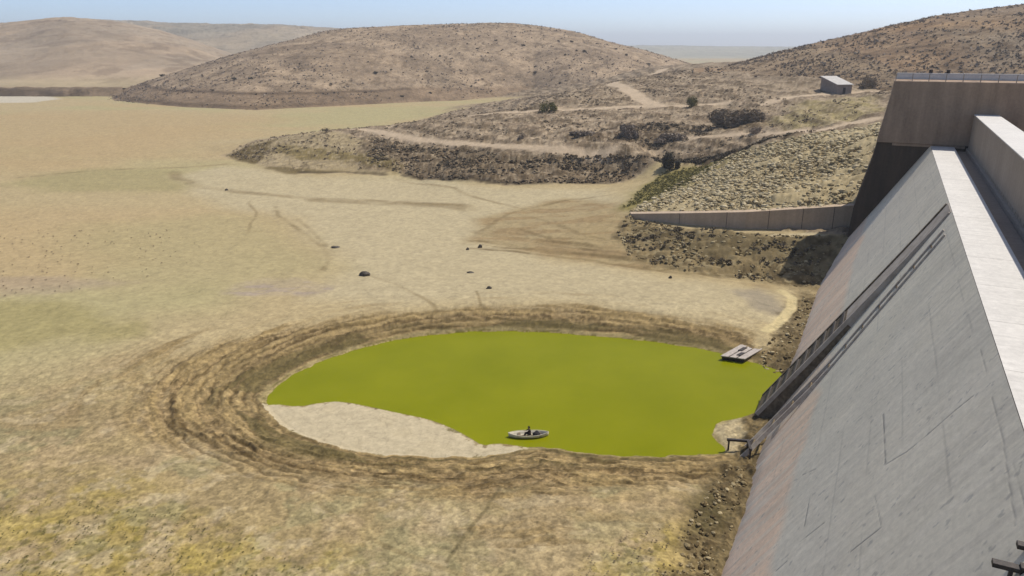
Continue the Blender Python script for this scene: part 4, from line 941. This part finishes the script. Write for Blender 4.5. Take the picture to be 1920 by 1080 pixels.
def scrub(name, P, n, smin, smax, mats, label, dens=None, hz=None):
    lo, hi = P.min(0), P.max(0); pts = []
    while len(pts) < n:
        q = rng.uniform(lo, hi, (n * 2, 2)); q = q[sdpoly(q[:, 0], q[:, 1], P) > 0]
        if dens is not None: q = q[rng.random(len(q)) < dens(q)]
        pts.extend(q.tolist())
    pts = np.array(pts[:n]); z = heights(pts[:, 0], pts[:, 1])
    base = [bush_mesh('tmp', 26, 500 + k, 0.3) for k in range(4)]
    bv = []
    for bmsh in base:
        a = np.empty(len(bmsh.vertices) * 3, np.float32); bmsh.vertices.foreach_get('co', a); bv.append(a.reshape(-1, 3)); bpy.data.meshes.remove(bmsh)
    k = rng.integers(0, 4, n); v = np.array(bv)[k]; s = rng.uniform(smin, smax, n); a = rng.uniform(0, 6.28, n)
    x = (v[..., 0] * np.cos(a)[:, None] - v[..., 1] * np.sin(a)[:, None]) * s[:, None] + pts[:, 0, None]
    y = (v[..., 0] * np.sin(a)[:, None] + v[..., 1] * np.cos(a)[:, None]) * s[:, None] + pts[:, 1, None]
    zz_ = v[..., 2] * s[:, None] * 0.9 + z[:, None] + 0.1
    vv = np.stack([x, y, zz_], -1).reshape(-1, 3); f = np.arange(len(vv)).reshape(-1, 4)
    o = link(name, mesh_np(name, vv, f, None, False), mats); tag(o, label, 'scrub', kind='stuff')
scrub('bank_scrub', BANKP, 420, 0.3, 1.0, M_shrub, 'dark dry scrub over the front bank of the headland', lambda q: sstep(0.5, 0.62, fbm(q[:, 0] * .12, q[:, 1] * .3, 3, 411)))
scrub('headland_scrub', HEAD, 3800, 0.22, 0.9, M_dry, 'dry brown scrub scattered over the headland and saddle', lambda q: (0.2 + 0.8 * sstep(0.45, 0.62, fbm(q[:, 0] * .06, q[:, 1] * .08, 3, 412))) * (dline(q[:, 0], q[:, 1], poly(PATHS[3][0])) > 5) * (dline(q[:, 0], q[:, 1], poly(PATHS[0][0])) > 3) * (dline(q[:, 0], q[:, 1], poly(PATHS[1][0])) > 3) * (dline(q[:, 0], q[:, 1], poly(PATHS[2][0])) > 3))
scrub('toe_scrub', TOE, 200, 0.3, 0.8, M_shrub, 'dark weeds on the bank under the toe wall', lambda q: sstep(0.5, 0.62, fbm(q[:, 0] * .2, q[:, 1] * .4, 3, 413)))
GR = poly([(1166, 392, 4), (1195, 358, 4.5), (1240, 325, 5.1), (1325, 299, 9), (1390, 300, 10.5), (1320, 335, 7.8), (1240, 372, 5.4)])
scrub('hollow_grass', GR, 1100, 0.2, 0.5, M_green, 'olive green grass in the hollow beside the stone slope')
def hill_scrub(name, H, n, smin, smax, mat, label, cols, fdens, tmax=1.05):
    t, x, y, z = H['t'], H['x'], H['y'], H['z']
    ok = np.argwhere((t < tmax) & (t > 0.02) & (H['px'][None, :] > cols[0]) & (H['px'][None, :] < cols[1]))
    q = ok[rng.integers(0, len(ok), n * 6)]; i, j = q[:, 0], q[:, 1]
    keep = (rng.random(len(q)) < fdens(x[i, j], y[i, j])) & (i < t.shape[0] - 1) & (j < t.shape[1] - 1); i, j = i[keep][:n], j[keep][:n]; n = len(i)
    a, b = rng.random(n), rng.random(n)
    px_ = x[i, j] + a * (x[i, j + 1] - x[i, j]) + b * (x[i + 1, j] - x[i, j]); py_ = y[i, j] + a * (y[i, j + 1] - y[i, j]) + b * (y[i + 1, j] - y[i, j]); pz_ = z[i, j] + a * (z[i, j + 1] - z[i, j]) + b * (z[i + 1, j] - z[i, j])
    g = rng.normal(size=(n, 9, 3)) * np.array([.42, .42, .22]) + np.array([0, 0, .3]); d1 = rng.normal(size=(n, 9, 3)) * .30; d2 = rng.normal(size=(n, 9, 3)) * .30
    s = (smin * (smax / smin) ** rng.random(n))[:, None, None, None]
    v = np.stack([g - d1, g + d2, g + d1, g - d2], 2) * s + np.stack([px_, py_, pz_], -1)[:, None, None, :]
    v = v.reshape(-1, 3); f = np.arange(len(v)).reshape(-1, 4)
    o = link(name, mesh_np(name, v, f, None, False), mat); tag(o, label, 'scrub', kind='stuff')
hill_scrub('hill_scrub', H1, 4800, 0.3, 1.0, M_pale, 'fine dry scrub speckling the long bare hill', (120, 1400), lambda x, y: 0.25 + 0.75 * sstep(0.42, 0.6, fbm(x * .02, y * .02, 3, 421)))
hill_scrub('slope_scrub', H2, 4800, 0.22, 0.85, M_pale, 'brown scrub and stones covering the hillside behind the abutment', (1320, 2000), lambda x, y: 0.2 + 0.8 * sstep(0.42, 0.6, fbm(x * .03, y * .03, 3, 422)))
SC1 = poly([(1060, 262, 11.2), (1150, 230, 14.8), (1240, 222, 15.5), (1340, 234, 15), (1330, 246, 14.4), (1180, 262, 12)])
SC2 = poly([(1000, 280, 9.4), (1230, 276, 11), (1400, 257, 15), (1500, 258, 17.2), (1480, 270, 15.6), (1380, 282, 12), (1280, 298, 8.4), (1180, 294, 8), (1000, 290, 8)])
scrub('terrace_scrub', SC1, 260, 0.35, 1.0, M_shrub, 'dark scrub along the scarp between the two upper tracks', lambda q: sstep(0.42, 0.56, fbm(q[:, 0] * .12, q[:, 1] * .2, 3, 431)))
scrub('scarp_scrub', SC2, 420, 0.3, 0.9, M_shrub, 'dark scrub along the scarp above the grassy hollow', lambda q: sstep(0.40, 0.56, fbm(q[:, 0] * .12, q[:, 1] * .25, 3, 432)))
T1 = poly([(-60, 430), (330, 430), (420, 480), (260, 530), (60, 560), (-60, 560)]); T2 = poly([(-40, 930), (200, 930), (420, 980), (600, 1085), (-60, 1090)]); T3 = poly([(1130, 1020), (1285, 975), (1275, 1085), (1060, 1085)])
scrub('mud_weeds', T1, 200, 0.10, 0.24, M_dry, 'small dry weeds dotting the tan mud on the left')
scrub('yellow_weeds', T2, 420, 0.05, 0.13, M_green, 'small olive weeds dotting the yellowish mud in the near left')
scrub('corner_weeds', T3, 110, 0.05, 0.13, M_dry, 'small dry weeds on the yellow mud near the dam foot')
FB = np.array([[-420 + 0, 588], [-330, 588], [-330, 600], [-420, 600]])

# ------------------------------------------------------------------ single stones on the silt
def boulder(px, py, wpx, hpx, label, seed):
    x, y, _ = gp(px, py, 2); z = ground_z(x, y)
    bm = bmesh.new(); bmesh.ops.create_icosphere(bm, subdivisions=2, radius=1.0)
    g = random.Random(seed); ph = [g.uniform(0, 6) for _ in range(6)]
    for v in bm.verts:
        d = 1 + 0.16 * math.sin(3 * v.co.x + ph[0]) * math.sin(2.6 * v.co.y + ph[1]) + 0.14 * math.sin(4 * v.co.z + ph[2] + 2 * v.co.x) + g.uniform(-.07, .07)
        v.co *= d; v.co.z = max(v.co.z, -0.35)
    w = wpx * y / 1471 / 2; h = hpx * y / 1471 * 0.8
    for v in bm.verts: v.co = (v.co.x * w, v.co.y * w * 0.7, v.co.z * h)
    o = link('boulder', bm_mesh('boulder', bm), M_rock); o.location = (x, y, z + h * 0.1); tag(o, label, 'boulder')
M_rock = plain_mat('dark_rock', (0.05, 0.042, 0.032), (0.14, 0.12, 0.095), 2, 0.95, 0.1, 0.4)
boulder(684, 516, 22, 9, 'dark boulder at the head of a thin line on the silt left of centre', 1)
boulder(629, 464, 18, 4, 'flat dark stone on the silt above the larger dark boulder', 2)
boulder(425, 357, 7, 5, 'small dark stone on the far silt below the headland tip', 3)
boulder(877, 468, 7, 5, 'smaller left stone of the pair at the edge of the fan', 4)
boulder(900, 464, 10, 7, 'larger right stone of the pair at the edge of the fan', 5)
boulder(1257, 522, 9, 6, 'lone dark stone on the silt in front of the toe wall bank', 6)
boulder(917, 541, 13, 5, 'flat dark stone on the silt directly above the green pool', 7)
boulder(882, 511, 14, 3, 'faint flat stone on pale silt between the fan and the pool', 8)
boulder(1330, 801, 9, 6, 'small dark stone on the spit at the right edge of the pool', 9)

# ------------------------------------------------------------------ small building behind the terrace track
bx, by, _ = gpd(1583, 168, 276); bz = ground_z(bx, by)
hut = empty('small_building', (bx, by, bz), R(6)); tag(hut, 'small grey building with a pale roof beside the terrace track', 'building')
M_hut = plain_mat('grey_plaster', (0.22, 0.175, 0.145), (0.32, 0.26, 0.21), 1.2, 0.9, 0.15, 0.2)
M_roof = plain_mat('pale_roof', (0.40, 0.37, 0.33), (0.56, 0.52, 0.46), 1.0, 0.8, 0.2, 0.1)
bm = bmesh.new(); add_hex(bm, [(-2.8, 0, -1), (2.8, 0, -1), (2.8, 12, -1), (-2.8, 12, -1), (-2.8, 0, 3.1), (2.8, 0, 3.1), (2.8, 12, 5.4), (-2.8, 12, 5.4)]); link('walls', bm_mesh('walls', bm), M_hut, hut)
bm = bmesh.new(); add_hex(bm, [(-3.1, -0.5, 3.0), (3.1, -0.5, 3.0), (3.1, 12.4, 5.5), (-3.1, 12.4, 5.5), (-3.1, -0.5, 3.22), (3.1, -0.5, 3.22), (3.1, 12.4, 5.72), (-3.1, 12.4, 5.72)]); link('roof', bm_mesh('roof', bm), M_roof, hut)
bm = bmesh.new(); add_box(bm, -0.5, 0.5, -0.05, 0.05, 0, 2.1); link('door', bm_mesh('door', bm), M_steel, hut)

# ------------------------------------------------------------------ barge, rowing boat and rower
def hull_bm(L, Wd, D, n=24, rake=0.25, ends=(0.0, 0.0), inner=0.07):
    """open pointed hull along x, keel at z=0"""
    bm = bmesh.new(); rows = []
    for i in range(n + 1):
        t = i / n; s = 2 * t - 1
        w = Wd / 2 * max(1 - abs(s) ** 2.6, 0.02 + (ends[0] if s < 0 else ends[1])); sh = D * (1 + 0.28 * s * s); kz = 0.02 + 0.30 * abs(s) ** 4 * D
        x = L / 2 * s
        sec = [(-w, sh), (-w * 0.93, sh * 0.55), (-w * 0.62, kz + 0.05 * D), (0, kz), (w * 0.62, kz + 0.05 * D), (w * 0.93, sh * 0.55), (w, sh)]
        iw = max(w - inner, w * .5)
        ins = [(iw, sh), (iw * 0.9, sh * 0.6), (iw * 0.55, kz + 0.12 * D), (0, kz + 0.09 * D), (-iw * 0.55, kz + 0.12 * D), (-iw * 0.9, sh * 0.6), (-iw, sh)]
        rows.append([bm.verts.new((x * (1 + rake * 0.12 * (z_ / D - 0.5)), y_, z_)) for y_, z_ in sec + ins])
    m_ = len(rows[0])
    for i in range(n):
        for j in range(m_): bm.faces.new((rows[i][j], rows[i][(j + 1) % m_], rows[i + 1][(j + 1) % m_], rows[i + 1][j]))
    bm.faces.new(rows[0][::-1]); bm.faces.new(rows[-1]); return bm
M_boat = plain_mat('pale_boat_paint', (0.50, 0.45, 0.34), (0.66, 0.60, 0.46), 3, 0.55, 0.3, 0.1)
M_wood = plain_mat('old_boat_wood', (0.12, 0.09, 0.06), (0.22, 0.17, 0.11), 6, 0.8, 0.2, 0.2)
x, y, _ = gp(991, 818, 0.0)
boat = empty('rowing_boat', (x, y, -0.10), R(3)); tag(boat, 'small pale pointed rowing boat afloat on the green pool', 'boat')
link('hull', bm_mesh('hull', hull_bm(4.1, 1.25, 0.42), True), M_boat, boat)
for xx in (-0.95, 0.15, 1.15):
    bm = bmesh.new(); add_box(bm, xx - .13, xx + .13, -.50, .50, .30, .335); bevel(bm, .008, 1); link('thwart', bm_mesh('thwart', bm), M_wood, boat)
for s in (-1, 1):
    bm = bmesh.new(); pts = []
    for i in range(25):
        q = 2 * i / 24 - 1; w = 1.25 / 2 * max(1 - abs(q) ** 2.6, 0.02); pts.append((4.1 / 2 * q * 1.015, s * (w + .01), .42 * (1 + .28 * q * q) + 0.005))
    for i in range(24):
        a_, b_ = pts[i], pts[i + 1]
        add_hex(bm, [(a_[0], a_[1] - .025, a_[2]), (b_[0], b_[1] - .025, b_[2]), (b_[0], b_[1] + .025, b_[2]), (a_[0], a_[1] + .025, a_[2]), (a_[0], a_[1] - .025, a_[2] + .04), (b_[0], b_[1] - .025, b_[2] + .04), (b_[0], b_[1] + .025, b_[2] + .04), (a_[0], a_[1] + .025, a_[2] + .04)])
    link('gunwale', bm_mesh('gunwale', bm), M_boat, boat)
bm = bmesh.new(); add_box(bm, -1.6, 1.6, -.30, .30, .085, .105); link('floor_boards', bm_mesh('floor_boards', bm), M_wood, boat)

def skin_obj(name, joints, edges, mat, parent, sub=2, root=0):
    me = bpy.data.meshes.new(name); me.from_pydata([j[:3] for j in joints], edges, []); me.update()
    o = link(name, me, mat, parent)
    m_ = o.modifiers.new('skin', 'SKIN'); m_.use_smooth_shade = True
    if not me.skin_vertices: me.skin_vertices.new()
    for i, j in enumerate(joints):
        me.skin_vertices[0].data[i].radius = (j[3], j[3] * (j[4] if len(j) > 4 else 1)); me.skin_vertices[0].data[i].use_root = (i == root)
    s_ = o.modifiers.new('subdivision', 'SUBSURF'); s_.levels = sub; s_.render_levels = sub
    return o
M_skin = plain_mat('skin', (0.26, 0.15, 0.095), (0.32, 0.19, 0.12), 9, 0.6, 0.3, 0)
M_jacket = plain_mat('dark_jacket', (0.030, 0.024, 0.022), (0.055, 0.044, 0.04), 8, 0.9, 0.1, 0.2)
M_trous = plain_mat('dark_trousers', (0.022, 0.020, 0.022), (0.045, 0.04, 0.042), 8, 0.9, 0.1, 0.2)
M_hair = plain_mat('dark_hair', (0.012, 0.010, 0.008), (0.03, 0.024, 0.02), 20, 0.7, 0.2, 0.2)
# seated rower facing the left end of the boat (local -x), on the middle thwart
px_, py_, pz_ = 0.15, 0.0, 0.335
per = empty('person', (x + 0.15 * math.cos(R(3)), y + 0.15 * math.sin(R(3)), -0.10 + pz_), R(3))
tag(per, 'person in dark clothes sitting in the small pale boat, arms reaching forward', 'person')
J = [(0, 0, .10, .13), (-.03, 0, .30, .125), (-.07, 0, .48, .125), (-.10, 0, .60, .07), (-.12, 0, .68, .055), (-.14, 0, .77, .095), (-.145, 0, .84, .085)]
E_ = [(0, 1), (1, 2), (2, 3), (3, 4), (4, 5), (5, 6)]
def add(j, par): J.append(j); E_.append((par, len(J) - 1)); return len(J) - 1
for s in (-1, 1):
    sh = add((-.09, s * .17, .55, .055), 2); el = add((-.28, s * .22, .36, .042), sh); wr = add((-.48, s * .17, .33, .028), el); pm = add((-.555, s * .16, .325, .036, .55), wr)
    for f, (dy, ln) in enumerate(((-.030, .075), (-.010, .088), (.010, .083), (.029, .066))):
        k1 = add((-.60, s * .16 + dy, .325, .0095), pm); k2 = add((-.60 - ln * .45, s * .16 + dy * 1.1, .305, .0085), k1); add((-.60 - ln * .5, s * .16 + dy * 1.1, .275, .008), k2)
    th = add((-.555, s * .16 - s * .045, .315, .0105), pm); add((-.59, s * .16 - s * .06, .295, .009), th)
    hp = add((-.02, s * .10, .08, .095), 0); kn = add((-.40, s * .13, .17, .065), hp); an = add((-.62, s * .12, -.17, .04), kn); add((-.78, s * .125, -.20, .035, .7), an)
skin_obj('body', J, E_, M_skin, per, 2)
JK = [(0, 0, .12, .150), (-.03, 0, .30, .150), (-.07, 0, .48, .150), (-.095, 0, .60, .085)]; EK = [(0, 1), (1, 2), (2, 3)]
for s in (-1, 1):
    n0 = len(JK); JK += [(-.09, s * .175, .555, .075), (-.28, s * .225, .365, .058), (-.45, s * .175, .335, .044)]; EK += [(2, n0), (n0, n0 + 1), (n0 + 1, n0 + 2)]
skin_obj('jacket', JK, EK, M_jacket, per, 2)
JT = [(0, 0, .11, .148)]; ET = []
for s in (-1, 1):
    n0 = len(JT); JT += [(-.03, s * .105, .085, .112), (-.40, s * .13, .175, .082), (-.60, s * .12, -.13, .058)]; ET += [(0, n0), (n0, n0 + 1), (n0 + 1, n0 + 2)]
skin_obj('trousers', JT, ET, M_trous, per, 2)
skin_obj('hair', [(-.115, 0, .80, .092), (-.13, 0, .865, .082), (-.10, 0, .76, .075)], [(0, 1), (0, 2)], M_hair, per, 2)
bm = bmesh.new()
bmesh.ops.create_uvsphere(bm, u_segments=10, v_segments=6, radius=.014)
bmesh.ops.translate(bm, verts=bm.verts, vec=(-.232, .034, .79)); n0 = len(bm.verts)
r2 = bmesh.ops.create_uvsphere(bm, u_segments=10, v_segments=6, radius=.014); bmesh.ops.translate(bm, verts=r2['verts'], vec=(-.232, -.034, .79)); link('eyes', bm_mesh('eyes', bm, True), M_hair, per)
skin_obj('nose', [(-.225, 0, .795, .012), (-.25, 0, .765, .016), (-.232, 0, .752, .014)], [(0, 1), (1, 2)], M_skin, per, 1)
bm = bmesh.new(); add_box(bm, -.236, -.22, -.025, .025, .722, .732); bevel(bm, .003, 1); link('mouth', bm_mesh('mouth', bm), plain_mat('lips', (.2, .09, .07), (.24, .11, .09), 9, .6, .2, 0), per)
for s in (-1, 1): skin_obj('ear', [(-.135, s * .092, .80, .014), (-.13, s * .097, .775, .018), (-.135, s * .092, .755, .012)], [(0, 1), (1, 2)], M_skin, per, 1)
# dark bundle in the boat
bm = bmesh.new(); bmesh.ops.create_icosphere(bm, subdivisions=3, radius=1)
for v in bm.verts:
    d = 1 + .10 * math.sin(5 * v.co.x + 1) * math.sin(4 * v.co.y) + .07 * math.sin(7 * v.co.z + 3 * v.co.y); v.co = (v.co.x * .40 * d, v.co.y * .36 * d, max(v.co.z * d, -.6) * .34)
o = link('bundle', bm_mesh('bundle', bm, True), M_trous); o.location = (x + .82, y + .02, .22); tag(o, 'dark rounded bundle lying in the boat behind the person', 'bundle')

# flat barge moored by the corner of the pool
p0 = np.array(gp(1352, 671, .3)[:2]); p1 = np.array(gp(1396, 677, .3)[:2]); p2 = np.array(gp(1432, 656, .3)[:2])
e2 = (p2 - p1); Lb = float(np.linalg.norm(e2)); ang_b = math.atan2(e2[1], e2[0])
barge = empty('barge', (p1[0], p1[1], -0.12), ang_b); tag(barge, 'pale flat-decked barge with dark hull moored at the pool corner near the dam', 'barge')
Wb = float(np.linalg.norm(p0 - p1)); a0 = p0 - p1
lx = (a0 @ e2) / Lb; ly = abs(float(a0[0] * -math.sin(ang_b) + a0[1] * math.cos(ang_b)))
def bq(s, t, z): return (s * Lb + t * lx, t * ly, z)
bm = bmesh.new()
add_hex(bm, [bq(.05, .03, 0), bq(.95, .03, 0), bq(.95, .97, 0), bq(.05, .97, 0), bq(0, 0, .62), bq(1, 0, .62), bq(1, 1, .62), bq(0, 1, .62)]); bevel(bm, .04, 1)
link('hull', bm_mesh('hull', bm), M_steel, barge)
M_deck = plain_mat('weathered_deck', (0.30, 0.26, 0.225), (0.50, 0.44, 0.38), 2.5, 0.85, 0.15, 0.2)
for t0, t1 in ((-.02, .30), (.36, .64), (.70, 1.02)):
    bm = bmesh.new(); add_hex(bm, [bq(-.02, t0, .64), bq(1.02, t0, .64), bq(1.02, t1, .64), bq(-.02, t1, .64), bq(-.02, t0, .76), bq(1.02, t0, .76), bq(1.02, t1, .76), bq(-.02, t1, .76)])
    bevel(bm, .015, 1); link('deck_panel', bm_mesh('deck_panel', bm), M_deck, barge)
for s0, s1, t0, t1 in ((.15, .38, .30, .48), (.5, .78, .54, .72)):
    bm = bmesh.new(); add_hex(bm, [bq(s0, t0, .763), bq(s1, t0, .763), bq(s1, t1, .763), bq(s0, t1, .763), bq(s0, t0, .86), bq(s1, t0, .86), bq(s1, t1, .86), bq(s0, t1, .86)])
    link('hatch', bm_mesh('hatch', bm), M_steel, barge)

# steel frame at the foot of the ladder track
fx, fy, _ = gp(1392, 832, .9); fz = ground_z(fx, fy)
fr = empty('intake_frame', (fx, fy, fz), R(-8)); tag(fr, 'dark steel frame standing at the foot of the ladder track by the pool', 'frame')
for a_, b_ in ((-1.3, 0), (0.5, 0), (0.5, -1.6)):
    bm = bmesh.new(); add_box(bm, a_ - .08, a_ + .08, b_ - .08, b_ + .08, -.5, .9); link('post', bm_mesh('post', bm), M_steel, fr)
bm = bmesh.new(); add_box(bm, -1.5, .65, -.13, .13, .902, 1.12); link('top_beam', bm_mesh('top_beam', bm), M_steel, fr)
bm = bmesh.new(); add_box(bm, .38, .62, -1.75, -.132, .904, 1.12); link('side_beam', bm_mesh('side_beam', bm), M_steel, fr)

# dark steel brackets bolted to the dam just below the near crest
def bracket(px, py, w, label, tail=True):
    u, z = face_px(px, py); b_ = empty('steel_bracket', dloc(u, face_v(z), z), RZ); tag(b_, label, 'bracket')
    bm = bmesh.new(); add_box(bm, -.16, .16, -.15, w, .0, .17); bevel(bm, .012, 1); link('arm', bm_mesh('arm', bm), M_steel, b_)
    bm = bmesh.new(); add_box(bm, -.16, .16, -.14, .04, -.2, .26); link('base_plate', bm_mesh('base_plate', bm), M_steel, b_)
    if tail:
        bm = bmesh.new(); add_box(bm, -.07, .07, w * .25, w * .25 + .12, -.75, -.002); link('strut', bm_mesh('strut', bm), M_steel, b_)
bracket(1914, 1072, 0.85, 'dark steel bracket in the bottom corner on the near dam face')
bracket(1928, 1030, .35, 'smaller dark steel bracket just above the larger one on the near dam face', False)

# ------------------------------------------------------------------ thin dusty air
m = bpy.data.materials.new('dusty_air'); m.use_nodes = True; nt = m.node_tree
nt.nodes.remove(nt.nodes['Principled BSDF']); pv = nt.nodes.new('ShaderNodeVolumePrincipled')
pv.inputs['Color'].default_value = (0.86, 0.90, 0.96, 1); pv.inputs['Density'].default_value = 0.00018; pv.inputs['Anisotropy'].default_value = 0.2
nt.links.new(pv.outputs[0], nt.nodes['Material Output'].inputs['Volume'])
bm = bmesh.new(); add_box(bm, -9200, 9200, -9200, 9200, -5, 175)
link('haze', bm_mesh('haze', bm), m)['kind'] = 'stuff'
S.cycles.volume_bounces = 0
